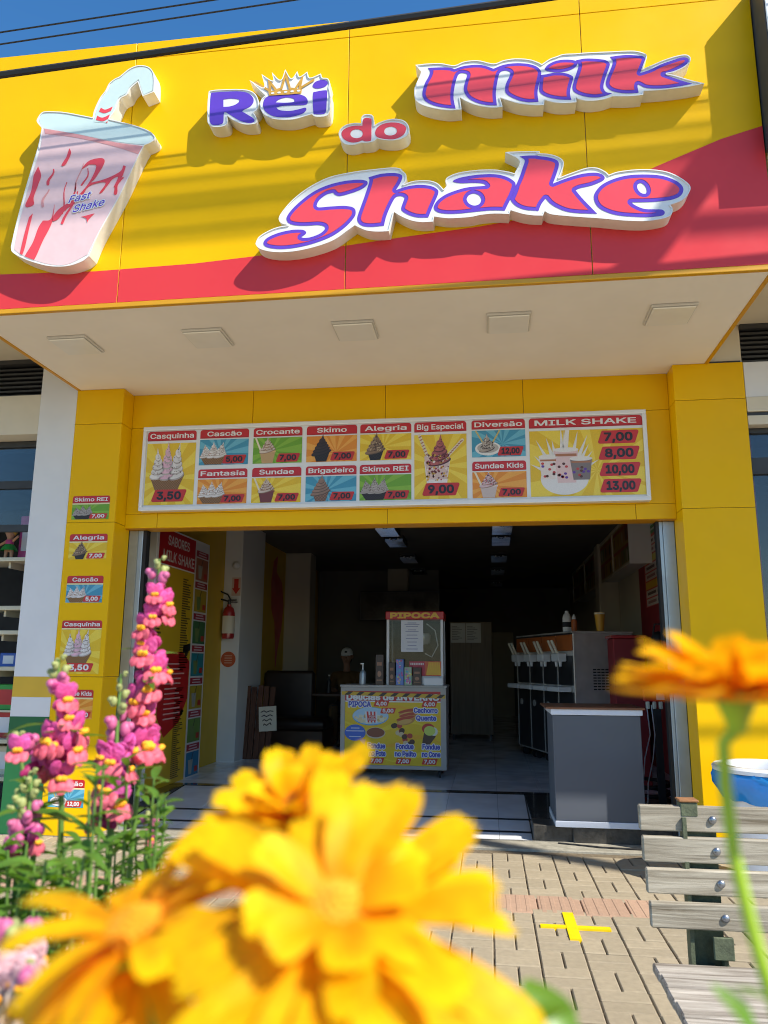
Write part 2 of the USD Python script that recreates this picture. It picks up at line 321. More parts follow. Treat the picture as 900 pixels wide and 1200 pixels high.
def swirl(pr, cx, y0, w, h, c, shade, rnd, speck=(), tip=0.0, n=5):
    """soft ice cream: stacked, tilted, tapering folds with shaded undersides and a leaning tip"""
    for i in range(n):
        t = i / n; rw = w / 2 * (1 - t) ** .8 + w * .03; yy = y0 + h * t * .86; off = tip * t * t
        pr.add(ell(cx + off, yy - h * .02, rw * 1.02, h / n * .74, 5, 14), tuple(np.array(shade) * rnd.uniform(.75, 1.05)), 4 + .1 * i)
        pr.add(ell(cx + off - rw * .05, yy + h * .012, rw * .96, h / n * .66, 5, 14), tuple(np.array(c) * rnd.uniform(.9, 1.06)), 4.03 + .1 * i)
        pr.add(ell(cx + off + rw * .30, yy - h * .01, rw * .5, h / n * .30, 4, 20), tuple(np.array(c) * .78 + np.array(shade) * .15), 4.06 + .1 * i)
    pr.add(Polygon([(cx + tip * .7 - w * .10, y0 + h * .72), (cx + tip * .7 + w * .10, y0 + h * .74), (cx + tip * 1.25, y0 + h * 1.06)]), c, 4.7)
    for sc in speck:
        for _ in range(26):
            t = rnd.random() ** 1.3; a = rnd.uniform(-1, 1); x = cx + tip * t * t + a * w * .46 * (1 - t) ** .8; y = y0 + h * t * .9; r = w * .035
            pr.add(Polygon([(x - r, y), (x + r * rnd.uniform(-1, 1), y - r), (x + r, y + r * .4), (x, y + r)]), sc, 4.9)
def waffle(pr, pts, c=(.36, .18, .06), step=.02):
    p = Polygon(pts); pr.add(p, c, 3.6); b = p.bounds; d = tuple(np.array(c) * .55)
    for k in np.arange(b[0] - (b[3] - b[1]), b[2] + (b[3] - b[1]), step):
        for sg in (1, -1):
            l = LineString([(k, b[1] if sg > 0 else b[3]), (k + (b[3] - b[1]), b[3] if sg > 0 else b[1])]).buffer(step * .11, cap_style=2).intersection(p); pr.add(l, d, 3.7)
def menu_item(pr, x0, x1, y0, y1, title, price, pal, kind, seed, hdr=.075, tcol=INK, tagcol=(.50, .02, .015), tag=True, tsize=None):
    """one priced product panel: red title strip, rayed picture, product, price flag"""
    rnd = random.Random(seed); w, h = x1 - x0, y1 - y0; ph = h - hdr - h * .035
    p = unary_union([sbox(x0, y1 - hdr, x1, y1 - hdr * .5), sbox(x0, y1 - hdr, x1, y1).buffer(-hdr * .3).buffer(hdr * .3)]); pr.add(p, RED, 2)
    pr.add(sbox(x0 + .002, y1 - hdr * .97, x1 - .002, y1 - hdr * .9), (.33, .006, .01), 2.5)
    pr.text(title, (x0 + x1) / 2, y1 - hdr * .74, hdr * .5, WHITE, 3, w=min(w * .90, w * (.115 * len(title) + .02)))
    pic = sbox(x0, y0, x1, y0 + ph); a, b2 = PAL[pal]; pr.add(pic, a, 1); cx, cy = x0 + w * rnd.uniform(.3, .6), y0 + ph * rnd.uniform(.35, .55)
    for k in range(11):
        t = 2 * math.pi * (k + rnd.uniform(-.2, .2)) / 11; dt = rnd.uniform(.09, .17); pr.add(Polygon([(cx, cy), (cx + 2 * w * math.cos(t - dt), cy + 2 * w * math.sin(t - dt)), (cx + 2 * w * math.cos(t + dt), cy + 2 * w * math.sin(t + dt))]).intersection(pic), b2, 1.6)
    W, SH = (.72, .68, .66), (.46, .40, .36); CH, CD = (.045, .022, .015), (.015, .008, .006); bx = x0 + w * .30; u = ph
    if kind == 'three' or kind == 'three_dark' or kind == 'three_pink':
        m = w * .42 if kind != 'three_pink' else w * .44; cxx = x0 + (m if kind == 'three_pink' else w * .29); ww = w * (.34 if kind == 'three_pink' else .27); base = y0 + u * (.46 if kind == 'three_pink' else .34)
        cb = (.30, .15, .05) if kind != 'three_dark' else (.035, .02, .014)
        lo = y0 + u * (.20 if kind == 'three_pink' else .015)
        waffle(pr, [(cxx - ww * .62, lo), (cxx + ww * .62, lo), (cxx + ww * 1.05, base + u * .02), (cxx, base + u * .05), (cxx - ww * 1.05, base + u * .02)], cb, w * .05)
        for dx, hh, tp in ((-.86, .42, -.03), (.0, .52, 0), (.84, .50, .05)):
            c = W if kind != 'three_dark' else (.34, .30, .27)
            if kind == 'three_pink' and dx == 0: c = (.70, .42, .52)
            sp = [(.10, .06, .04)] if (kind == 'three_dark' or dx > .5) else [(.42, .22, .14)] if kind == 'three' else [(.30, .22, .20)]
            swirl(pr, cxx + dx * ww * .62, base + u * .02, ww * .95, u * hh, c, SH, rnd, sp, tp * w, 5)
    elif kind in ('dip', 'nuts', 'brown'):
        c = dict(dip=(.035, .018, .014), nuts=(.26, .16, .09), brown=(.28, .17, .12))[kind]; cc = (.03, .02, .015) if kind != 'brown' else (.26, .14, .09)
        waffle(pr, [(bx - w * .10, y0 + u * .01), (bx + w * .10, y0 + u * .01), (bx + w * .17, y0 + u * .42), (bx - w * .17, y0 + u * .42)], cc, w * .06)
        swirl(pr, bx, y0 + u * .36, w * .38, u * .66, c, tuple(np.array(c) * .45), rnd, [(.5, .38, .24), (.06, .03, .02)] if kind == 'nuts' else [], .01, 5)
    elif kind in ('crunch', 'sundae', 'kids'):
        cup = dict(crunch=(.50, .32, .14), sundae=(.16, .035, .03), kids=(.55, .45, .42))[kind]
        pr.add(Polygon([(bx - w * .11, y0 + u * .01), (bx + w * .11, y0 + u * .01), (bx + w * .16, y0 + u * .46), (bx - w * .16, y0 + u * .46)]), cup, 3.6); pr.add(sbox(bx - w * .17, y0 + u * .43, bx + w * .17, y0 + u * .49), tuple(np.array(cup) * 1.3), 3.8)
        swirl(pr, bx, y0 + u * .50, w * .32, u * .48, (.62, .52, .44) if kind != 'kids' else (.70, .50, .52), (.28, .16, .10), rnd, [(.22, .09, .04), (.5, .3, .14)] if kind != 'kids' else [(.05, .03, .03), (.5, .05, .08)], 0, 4)
        pr.add(LineString([(bx - w * .14, y0 + u * .5), (bx - w * .25, y0 + u * 1.0)]).buffer(w * .018), (.75, .68, .5), 3.4)
    elif kind == 'plate':
        pr.add(ell(bx, y0 + u * .32, w * .24, u * .26, 8), (.72, .70, .68), 3.4); pr.add(ell(bx, y0 + u * .34, w * .20, u * .19, 8), (.42, .38, .34), 3.5)
        swirl(pr, bx - w * .02, y0 + u * .3, w * .28, u * .55, (.40, .33, .27), (.08, .04, .03), rnd, [(.03, .015, .01), (.7, .66, .6)], 0, 4)
        for s_ in (-1, 1): pr.add(LineString([(bx + s_ * w * .08, y0 + u * .5), (bx + s_ * w * .22, y0 + u * .98)]).buffer(w * .014), (.55, .42, .12), 3.4)
    elif kind == 'big':
        bx = x0 + w * .43
        pr.add(Polygon([(bx - w * .17, y0 + u * .10), (bx + w * .17, y0 + u * .10), (bx + w * .25, y0 + u * .58), (bx - w * .24, y0 + u * .58)]), (.72, .68, .66), 3.5)
        pr.add(Polygon([(bx - w * .18, y0 + u * .30), (bx + w * .19, y0 + u * .30), (bx + w * .25, y0 + u * .66), (bx - w * .24, y0 + u * .66)]), (.62, .45, .42), 3.6)
        swirl(pr, bx + w * .05, y0 + u * .58, w * .42, u * .40, (.40, .10, .09), (.10, .02, .02), rnd, [(.12, .015, .02)], .01, 5)
        for _ in range(90):
            x, y = bx + rnd.uniform(-.2, .22) * w, y0 + u * rnd.uniform(.28, .68); r = w * rnd.uniform(.012, .03); pr.add(Polygon([(x - r, y), (x, y - r), (x + r, y + r * .3), (x, y + r)]), rnd.choice([(.35, .02, .03), (.14, .02, .02), (.74, .66, .6), (.6, .35, .05)]), 4.9)
        for s_, xx in ((-1, .10), (1, .92)):
            a_, b_ = (bx + s_ * w * .16, y0 + u * .62), (x0 + w * xx, y0 + u * (.99 if s_ < 0 else .90)); pr.add(LineString([a_, b_]).buffer(w * .03), (.68, .60, .45), 3.3)
            for k in range(8):
                t = (k + .5) / 8; px, py = a_[0] + (b_[0] - a_[0]) * t, a_[1] + (b_[1] - a_[1]) * t; pr.add(ell(px, py, w * .034, w * .012, 3, 30), (.35, .12, .07), 3.4)
    elif kind == 'shakes':
        q = x0 + w * .30
        pr.add(ell(q, y0 + u * .26, w * .21, u * .24, 10), (.72, .70, .69), 3.3)
        for k in range(12):
            t = math.pi * (k + .5) / 12 + rnd.uniform(-.1, .1); r = w * rnd.uniform(.22, .34); pr.add(Polygon([(q + w * .17 * math.cos(t - .16), y0 + u * .35 + u * .2 * math.sin(t - .16)), (q + w * .17 * math.cos(t + .16), y0 + u * .35 + u * .2 * math.sin(t + .16)), (q + r * math.cos(t), y0 + u * .40 + r * 1.25 * math.sin(t))]), (.72, .70, .66), 3.2)
        for (dx, yy, ww, hh, c) in ((-.14, .26, .15, .34, (.72, .64, .60)), (.15, .24, .18, .32, (.20, .16, .15)), (.02, .20, .20, .50, (.70, .50, .49))):
            xx = q + dx * w; pr.add(Polygon([(xx - ww * w * .40, y0 + u * yy), (xx + ww * w * .40, y0 + u * yy), (xx + ww * w * .54, y0 + u * (yy + hh)), (xx - ww * w * .54, y0 + u * (yy + hh))]), c, 3.6 + dx * .3 + .1); pr.add(ell(xx, y0 + u * (yy + hh), ww * w * .56, u * .035, 6), (.74, .70, .66), 3.85)
            pr.add(sbox(xx - ww * w * .47, y0 + u * (yy + hh * .80), xx + ww * w * .47, y0 + u * (yy + hh * .88)), (.40, .16, .07), 3.86)
            for k in range(9): pr.add(ell(xx + rnd.uniform(-.4, .4) * ww * w, y0 + u * (yy + hh * rnd.uniform(.12, .7)), w * .014, u * .02, 3), rnd.choice([(.12, .04, .3), (.5, .05, .05), (.1, .03, .02)]), 3.9)
        pr.add(LineString([(q + .02 * w, y0 + u * .70), (q + .04 * w, y0 + u * 1.0)]).buffer(w * .018), (.74, .70, .66), 3.5)
        for k, pz in enumerate(price): pr.tag(pz, x0 + w * .60, y0 + u * (.775 - .245 * k), w * .37, u * .20)
        return
    if tag:
        if kind in ('three_pink', 'big'): pr.tag(price, x0 + w * .14, y0 + ph * .05, w * .73, ph * .195, tagcol, tcol)
        else: pr.tag(price, x0 + w * .47, y0 + ph * .04, w * .50, ph * .33, tagcol, tcol)

# ================================================================ THE SETTING
struct('ground', box(-60, 60, -80, 60, -.6, -.2), 'ground_soil')
struct('road', box(-60, 60, -18, -9.2, -.25, -.14), 'asphalt')
struct('far_pavement', box(-60, 60, -24, -18, -.25, -.02), 'concrete')
pav = struct('pavement', box(-8.6, 8.6, -9.2, .12, -.20, -.011), 'joint_sand')
struct('kerb', box(-8.6, 8.6, -9.38, -9.2, -.25, -.012, .01), 'concrete')
# pavers: basket-weave concrete blocks, the nearest ones in view each a piece of the pavement
def in_frame(P):
    d = V(*P) - CAM; z = d @ fwd
    return z > .3 and abs(d @ right) / z < .52 and -.70 < (d @ up) / z < .68
def px(P):
    d = V(*P) - CAM; z = d @ fwd; return 450 + 899.2 * (d @ right) / z, 600 - 899.2 * (d @ up) / z
cell, gapj = .212, .0052; near, far = [], []
for i in range(-40, 40):
    for j in range(-42, 1):
        x, y = i * cell, -.015 - (1 - j) * cell + cell
        if y + cell > .12 or j > 0: continue
        if -1.36 < y + cell / 2 < -1.02: continue
        if (i + j) % 2: bl = [(x, x + cell / 2, y, y + cell), (x + cell / 2, x + cell, y, y + cell)]
        else: bl = [(x, x + cell, y, y + cell / 2), (x, x + cell, y + cell / 2, y + cell)]
        for (a, b, c, d) in bl:
            P = ((a + b) / 2, (c + d) / 2, 0); g = gapj / 2 + R.uniform(0, .0015); dz = R.uniform(-.003, .002)
            if in_frame(P):
                u_, v_ = px(P); vis = u_ > 560 or v_ < 1010
                near.append((0 if vis else 1, np.linalg.norm(V(*P) - CAM), (a + g, b - g, c + g, d - g, dz)))
            else: far.append((a + g, b - g, c + g, d - g, dz))
near.sort(key=lambda t: t[:2])
for t in near[:290]: a, b, c, d, dz = t[2]; part(pav, 'paver', box(a, b, c, d, -.06, dz, .005), 'paver')
part(pav, 'paver', [box(a, b, c, d, -.06, dz, .005) for a, b, c, d, dz in [t[2] for t in near[290:]]] + [box(a, b, c, d, -.06, dz) for a, b, c, d, dz in far if d < .13 and c > -9.2], 'paver', kind='stuff')
for k in range(-34, 34):   # the row of pinkish tactile tiles
    x = k * .25; ms = [box(x + .003, x + .247, -1.355, -1.02, -.05, .0, .004)] + [box(x + .02 + .055 * q, x + .045 + .055 * q, -1.34, -1.035, -.01, .0022, .0015) for q in range(4)]
    part(pav, 'tactile_tile', ms, 'paver_pink')
solo('floor_cross_mark', [box(.243, .60, -1.60, -1.555, -.02, .0072), box(.375, .432, -1.77, -1.345, -.02, .0085)], 'tape_yellow', 'yellow tape cross stuck on the paving before the shop', 'floor marking')

# ================================================================ SHOP BUILDING
B = thing('shop_building', 'yellow and red shop front with a deep boxed canopy over an open front', 'building', (-.9, 0, 0))
XL, XR, FY, SZ, TZ = -3.53, 1.766, -1.488, 3.685, 5.74
seams = [XL, -2.43, -.87, .69, XR]
red_line = [(XL, 3.985), (-2.6, 3.955), (-1.9, 3.965), (-1.475, 3.99), (-.9, 4.02), (-.45, 4.06), (0, 4.095), (.42, 4.144), (.75, 4.27), (1.117, 4.43), (1.513, 4.585), (XR + .2, 4.71)]
redp = Polygon(red_line + [(XR + .2, SZ - 1), (XL, SZ - 1)])
part(B, 'canopy_core', box(XL + .02, XR - .02, FY + .02, -.02, SZ + .02, TZ - .02), 'seam_sealant')
for i in range(4):
    a, b = seams[i] + (.0025 if i else 0), seams[i + 1] - (.0025 if i < 3 else 0)
    part(B, 'fascia_panel', box(a, b, FY, FY + .018, SZ + .03, 5.605, .002), 'yellow_panel')
    part(B, 'fascia_panel', box(a, b, FY, FY + .018, 5.610, TZ, .002), 'yellow_panel')
    rp = redp.intersection(sbox(a + .001, SZ + .031, b - .001, 5.6))
    part(B, 'red_band', ext(rp, .0022, (0, FY, 0)), 'red_vinyl')
part(B, 'edge_trim', [box(XL - .004, XR + .004, FY - .004, FY + .03, SZ - .004, SZ + .029, .003)], 'edge_trim')
for sx in (XL - .004, XR - .03 + .004): part(B, 'edge_trim', box(sx, sx + .03, FY + .031, -.001, SZ - .006, SZ + .029, .003), 'edge_trim')
for sx in (XL - .001, XR - .019): part(B, 'canopy_side', box(sx, sx + .02, FY + .02, -.001, SZ + .03, TZ, .002), 'yellow_panel')
part(B, 'soffit', box(XL + .027, XR - .027, FY + .031, .19, SZ, SZ + .012), 'soffit')
part(B, 'canopy_roof', box(XL + .02, XR - .02, FY + .02, -.02, TZ - .018, TZ - .004), 'concrete')
# pillars clad in yellow panels, joints left open
def pillar(x0, x1, zs, inner):
    part(B, 'pillar_core', box(x0 + .01, x1 - .01, .012, .40, 0, 3.7), 'dark_metal')
    for a, b in zip(zs[:-1], zs[1:]):
        part(B, 'pillar_panel', box(x0, x1, 0, .011, a + .002, b - .002, .002), 'yellow_panel')
        xs = (x1 - .0105, x1) if inner > 0 else (x0, x0 + .0105); part(B, 'pillar_panel', box(xs[0], xs[1], .0125, .279, a + .002, b - .002, .002), 'yellow_panel')
pillar(XL, -3.098, [0, 1.223, 2.50, 3.37, SZ], 1); pillar(1.495, 2.025, [0, 1.25, 2.52, 3.385, SZ], -1)
LB = 2.479
part(B, 'lintel_core', box(-3.098, 1.495, .205, .40, LB + .005, 3.7), 'dark_metal')
for z0, z1, xs in ((LB, 2.60, [-3.098, -2.807, -.805, 1.187, 1.495]), (2.603, 3.375, [-3.098, 1.495]), (3.379, SZ, [-3.098, -1.992, -.826, .331, 1.495])):
    for a, b in zip(xs[:-1], xs[1:]): part(B, 'lintel_panel', box(a + .002, b - .002, .19, .204, z0, z1, .002), 'yellow_panel')
part(B, 'lintel_panel', box(-3.098, 1.495, .2055, .38, LB - .004, LB + .004), 'edge_trim')
# shutter guides
for x0, x1, m in ((-3.096, -3.012, 'rail_grey'), (-3.010, -2.968, 'rail_metal')): part(B, 'shutter_guide', box(x0, x1, .281, .36, .0, LB - .006, .004), m)
part(B, 'shutter_guide', box(-2.966, -2.935, .285, .36, .0, LB - .006), 'black_rubber')
for x0, x1, m in ((1.405, 1.494, 'rail_metal'), (1.376, 1.403, 'rail_metal')): part(B, 'shutter_guide', box(x0, x1, .281 if x1 > 1.41 else .285, .36, .0, LB - .006, .004), m)
part(B, 'shutter_guide', box(1.352, 1.374, .287, .36, .0, LB - .006), 'black_rubber')
# room shell behind the opening
part(B, 'room_wall', box(-3.57, -3.42, .40, 13.4, .0, 3.22), 'wall_yellow')
part(B, 'room_wall', box(2.02, 2.17, .40, 4.6, .0, 3.22), 'wall_red')
part(B, 'room_wall', box(2.02, 2.17, 4.603, 13.4, .0, 3.22), 'wall_beige')
part(B, 'room_wall', box(-3.57, 2.17, 13.4, 13.55, .0, 3.22), 'wall_dark')
part(B, 'room_wall', box(-3.42, -.95, 9.4, 9.5, .0, 3.2), 'wall_dark')
part(B, 'room_ceiling', box(-3.57, 2.17, .40, 13.55, 3.20, 3.32), 'ceiling')
part(B, 'room_column', box(-3.42, -3.18, 3.70, 4.72, .12, 3.2, .006), 'wall_white')
part(B, 'room_column', box(-3.42, -2.98, 6.78, 7.2, .12, 3.2, .006), 'wall_beige')
part(B, 'room_column', box(1.72, 2.02, 6.2, 6.6, .12, 3.2, .006), 'wall_beige')
part(B, 'room_column', box(-1.95, -1.55, 9.1, 9.4, .12, 3.2, .006), 'wall_beige')
part(B, 'door_jamb', box(-3.235, -3.115, .90, .96, .10, LB + .3, .004), 'wall_white')
bd = box(.10, .62, 13.33, 13.4, .12, 2.12, .004); part(B, 'back_door', bd, 'wall_beige')
chili = Polygon([(6.05, 2.95), (6.25, 3.05), (6.2, 2.8), (6.55, 2.65), (6.7, 2.3), (6.6, 1.9), (6.4, 1.55), (6.32, 1.3), (6.28, 1.7), (6.2, 2.0), (6.0, 2.2), (5.95, 2.6)]).buffer(.06).buffer(-.04)
part(B, 'wall_painting', ext(chili, .003, (-3.42, 0, 0), (0, 1, 0), (0, 0, 1)), 'red_plastic')
# recess ceiling lamps of the canopy
for cx_ in (-3.017, -1.987, -.892, .187, 1.267):
    t = thing('canopy_lamp', 'flat square white lamp under the canopy, ' + {-3.017: 'nearest its left end', -1.987: 'second from its left end', -.892: 'the middle of the five', .187: 'second from its right end', 1.267: 'nearest its right end'}[cx_], 'lamp', (cx_, -.95, SZ), 'square lamps under the canopy')
    part(t, 'lamp_frame', box(cx_ - .15, cx_ + .15, -1.10, -.80, SZ - .018, SZ - .001, .004), 'lamp_frame'); part(t, 'diffuser', box(cx_ - .138, cx_ + .138, -1.088, -.812, SZ - .03, SZ - .0185, .006), 'lamp_plate')

# floor, ramp and threshold
fl = struct('shop_floor', [box(-3.42, .47, 1.99, 13.4, .0, .113), box(.62, 1.494, .42, 1.99, .0, .113), box(1.494, 2.02, .41, 13.4, .0, .1125), box(.47, 1.494, 1.99, 13.4, .0, .113)], 'grout')
tl, farT = .45, []
for i in range(-8, 6):
    for j in range(0, 30):
        a, b, c, d = -.39 + .45 * i, -.39 + .45 * (i + 1), .40 + j * tl, .40 + (j + 1) * tl
        a, b, c, d = max(a, -3.42), min(b, 2.02), max(c, .40), min(d, 13.4)
        for (p0, p1, q0, q1) in ((max(a, -3.42), min(b, .47), max(c, 2.0), d), (max(a, .625), min(b, 1.35), max(c, .44), min(d, 2.0)), (max(a, .47), min(b, 2.02), max(c, 2.0), d)):
            if p1 - p0 < .03 or q1 - q0 < .03: continue
            m = box(p0 + .0015, p1 - .0015, q0 + .0015, q1 - .0015, .10, .12, .001)
            if c < 7.5: part(fl, 'floor_tile', m, 'floor_tile')
            else: farT.append(m)
part(fl, 'floor_tile', farT, 'floor_tile', kind='stuff')
def slope(x0, x1, y0, y1, dz=0, th=.05):   # piece of the ramp surface
    z = lambda y: .118 * (y - .42) / (1.85 - .42) + dz
    v = [(x0, y0, z(y0) - th), (x1, y0, z(y0) - th), (x1, y1, z(y1) - th), (x0, y1, z(y1) - th), (x0, y0, z(y0)), (x1, y0, z(y0)), (x1, y1, z(y1)), (x0, y1, z(y1))]
    return trimesh.Trimesh(np.array(v, float), None).convex_hull
rp = struct('entrance_ramp', slope(-3.1, .32, .42, 1.85, -.008, .12), 'grout')
for y0, y1 in ((.425, .62), (.66, .98), (1.02, 1.846)):
    xs = [-3.08, -2.6, -2.05, -1.5, -.95, -.40, .06, .316]
    for a, b in zip(xs[:-1], xs[1:]): part(rp, 'ramp_tile', slope(a + .0015, b - .0015, y0, y1), 'floor_tile')
for y0 in (.622, .982): part(rp, 'grip_strip', slope(-3.08, .318, y0, y0 + .036, .004), 'black_rubber')
part(rp, 'granite_strip', box(-3.42, .62, 1.855, 1.985, .0, .1225, .003), 'granite')
part(rp, 'granite_strip', box(.322, .62, .68, 1.852, .0, .1215, .003), 'granite')
part(rp, 'granite_strip', box(-3.42, -3.09, .42, 1.852, .0, .1215, .003), 'granite')
part(rp, 'granite_step', box(.322, .62, .42, .677, -.05, .1205, .004), 'granite_worn')
part(rp, 'granite_step', box(.623, 1.494, .385, .438, -.05, .119, .004), 'granite_worn')
struct('threshold_strip', rough(box(-3.1, 1.494, .121, .418, -.1, .006, .004).subdivide().subdivide().subdivide(), .002, 9), 'kerb_concrete')
struct('threshold_strip', box(-8.6, -3.1, .115, .0, -.1, .002), 'kerb_concrete')
pts = [V(.50, .33, .012), V(.62, .30, .012), V(.80, .24, .013), V(1.0, .22, .013), V(1.3, .20, .012)]
solo('ground_cable', rings(pts, .006, 8), 'cable_black', 'thin black cable lying along the concrete strip by the grey counter', 'cable')

# ================================================================ NEIGHBOURING SHOPS
N1 = thing('toy_shop', 'white walled toy shop with a green base, left of the yellow front', 'building', (-5, 0, 0))
part(N1, 'wall', box(-3.875, XL - .002, .002, .35, 1.221, 3.97), 'white_paint'); part(N1, 'wall_band', box(-3.875, XL - .002, .001, .35, 1.058, 1.2205), 'band_yellow')
part(N1, 'wall', box(-3.875, XL - .002, .002, .35, .903, 1.0575), 'white_paint'); part(N1, 'wall_base', box(-3.875, XL - .002, .0, .35, 0, .9025), 'green_paint')
part(N1, 'header', box(-9, -3.877, .003, .35, 3.30, 3.66), 'cream_paint'); part(N1, 'header', box(-9, -3.877, .003, .35, 3.96, 4.0), 'dark_metal')
part(N1, 'louvre_back', box(-9, -3.877, .12, .35, 3.662, 3.958), 'shop_dark')
for k in range(7): part(N1, 'louvre_slat', box(-9, -3.88, .05, .10, 3.67 + .041 * k, 3.675 + .041 * k + .012), 'louver')
part(N1, 'marquee', box(-9, XL - .01, -1.35, .40, 4.001, 4.25, .01), 'cream_paint')
part(N1, 'window_frame', [box(-9, -3.877, .20, .26, 3.245, 3.298), box(-3.93, -3.877, .20, .26, 2.5, 3.243), box(-9, -3.932, .20, .25, 2.86, 2.93), box(-9, -3.932, .205, .25, 2.47, 2.53)], 'dark_metal')
part(N1, 'window_pane', box(-9, -3.935, .222, .228, 2.535, 2.855), 'glass'); part(N1, 'window_pane', box(-9, -3.935, .222, .228, 2.935, 3.24), 'glass')
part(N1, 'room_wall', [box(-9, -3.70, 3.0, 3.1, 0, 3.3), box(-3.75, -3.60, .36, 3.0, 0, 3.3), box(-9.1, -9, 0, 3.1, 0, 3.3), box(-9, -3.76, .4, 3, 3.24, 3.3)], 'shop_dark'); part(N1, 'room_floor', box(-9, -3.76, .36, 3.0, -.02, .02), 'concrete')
for z in (2.27, 1.83, 1.613, 1.297, .68, .37):
    x1 = -4.10 if z not in (1.83, 1.613) else -4.12
    s = thing('shop_shelf', f'cream shelf in the toy shop, {dict([(2.27, "topmost, under the doll"), (1.83, "second from the top"), (1.613, "third from the top"), (1.297, "over the green box"), (.68, "second from the bottom"), (.37, "lowest one")])[z]}', 'shelf', (-5, .5, z), 'cream shelves of the toy shop')
    part(s, 'shelf_board', box(-6.5, x1, .40, .85, z - .035, z, .004), 'shelf_cream'); part(s, 'bracket', box(-4.34, -4.32, .48, .86, z - .09, z - .036), 'shelf_cream')
solo('shelf_upright', box(-4.40, -4.34, .87, .91, 0, 2.6), 'dark_metal', 'dark upright post carrying the cream shelves of the toy shop', 'post')
d = thing('toy_doll', 'toy doll with yellow hair and green skirt on the top shelf', 'doll', (-4.40, .55, 2.272))
DX, DZ = -4.40, 2.272
part(d, 'body', smoothed(bones([(((DX - .03, .55, DZ + .014), .013), ((DX - .028, .55, DZ + .10), .018)), (((DX + .03, .55, DZ + .014), .013), ((DX + .028, .55, DZ + .10), .018)), (((DX, .55, DZ + .10), .035), ((DX, .55, DZ + .18), .03)), (((DX, .55, DZ + .18), .015), ((DX, .55, DZ + .25), .045)), (((DX - .03, .55, DZ + .17), .014), ((DX - .085, .53, DZ + .13), .011)), (((DX + .03, .55, DZ + .17), .014), ((DX + .09, .53, DZ + .21), .011))]), .012, 5), 'toy_skin', True)
part(d, 'hair', ball((DX, .56, DZ + .265), (.055, .052, .052)), 'toy_yellow', True); part(d, 'skirt', lathe((DX, .55, DZ + .08), [(.075, 0), (.06, .03), (.036, .06)]), 'toy_green', True); part(d, 'top', lathe((DX, .55, DZ + .135), [(.037, 0), (.036, .04), (.02, .055)]), 'toy_pink', True)
for i, (x, y, z, w, h, c, lb) in enumerate([(-4.20, .68, 2.272, .15, .42, 'toy_pink', 'tall pink toy box standing behind the doll'), (-4.14, .6, 1.83, .07, .30, 'toy_pink', 'narrow pink toy box on the second shelf'), (-4.2, .6, 1.297, .17, .12, 'toy_blue', 'low blue toy on the shelf over the green box'), (-4.15, .6, .92, .30, .22, 'toy_green', 'bright green toy box with a red dot'), (-4.14, .6, .68, .22, .22, 'toy_red', 'red toy box on the shelf under the green box'), (-4.13, .6, .37, .2, .24, 'shelf_cream', 'pale toy box on the lowest shelf')]):
    t = thing('toy_box', lb, 'toy box', (x, y, z)); part(t, 'carton', box(x - w, x, y - .07, y + .07, z + .001, z + h, .006), c)
    part(t, 'window', box(x - w * .8, x - w * .2, y - .073, y - .0705, z + h * .2, z + h * .8), 'paper' if c != 'toy_green' else 'toy_red')
solo('shelf_stand', box(-5.2, -4.13, .5, .8, .90, .918), 'shelf_cream', 'cream board under the green toy box', 'shelf')

N2 = thing('neighbour_shop', 'grey shop front with dark glass, right of the yellow front', 'building', (4, 0, 0))
part(N2, 'louvre_back', box(2.03, 8, .10, .35, 3.682, 3.958), 'shop_dark'); part(N2, 'header', box(2.03, 8, .0, .35, 3.96, 4.0), 'dark_metal')
for k in range(7): part(N2, 'louvre_slat', box(2.03, 8, .03, .085, 3.688 + .039 * k, 3.706 + .039 * k), 'louver')
part(N2, 'header', box(2.03, 8, .004, .35, 3.395, 3.68), 'white_paint'); part(N2, 'header', box(2.03, 8, -.004, .35, 3.275, 3.393, .004), 'cream_paint'); part(N2, 'header', box(2.03, 8, .02, .3, 3.245, 3.273), 'dark_metal'); part(N2, 'header', box(2.03, 8, .004, .3, 3.17, 3.243), 'cream_paint')
part(N2, 'window_frame', [box(2.03, 2.06, .1, .17, 0, 3.168), box(2.062, 8, .1, .17, 2.80, 2.93), box(2.062, 8, .1, .17, 3.13, 3.168)], 'dark_metal')
part(N2, 'window_pane', box(2.062, 8, .13, .136, 2.932, 3.128), 'glass'); part(N2, 'window_pane', box(2.062, 8, .13, .136, .1, 2.798), 'glass')
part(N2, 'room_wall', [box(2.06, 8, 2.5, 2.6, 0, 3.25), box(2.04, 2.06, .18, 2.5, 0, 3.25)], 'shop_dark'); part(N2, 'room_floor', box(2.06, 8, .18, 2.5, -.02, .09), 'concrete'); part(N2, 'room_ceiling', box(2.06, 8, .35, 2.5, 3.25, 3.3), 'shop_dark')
part(N2, 'wall', box(1.775, 2.028, .03, .4, 3.69, 3.999), 'cream_paint'); part(N2, 'marquee', box(XR + .03, 8, -1.46, .40, 4.001, 4.25, .01), 'cream_paint'); part(N2, 'upper_wall', box(XR + .03, 8, -1.44, -1.2, 4.252, 6.4), 'cream_paint')
sg = thing('neighbour_sign_box', 'dark sided sign box of the neighbour at the upper right edge', 'sign', (1.775, -1.58, 4.48))
part(sg, 'sign_box', box(1.775, 6.5, -1.672, -1.462, 4.48, 5.66, .004), 'dark_metal'); part(sg, 'sign_face', box(1.78, 6.5, -1.682, -1.6725, 4.485, 5.655, .003), 'sign_white')

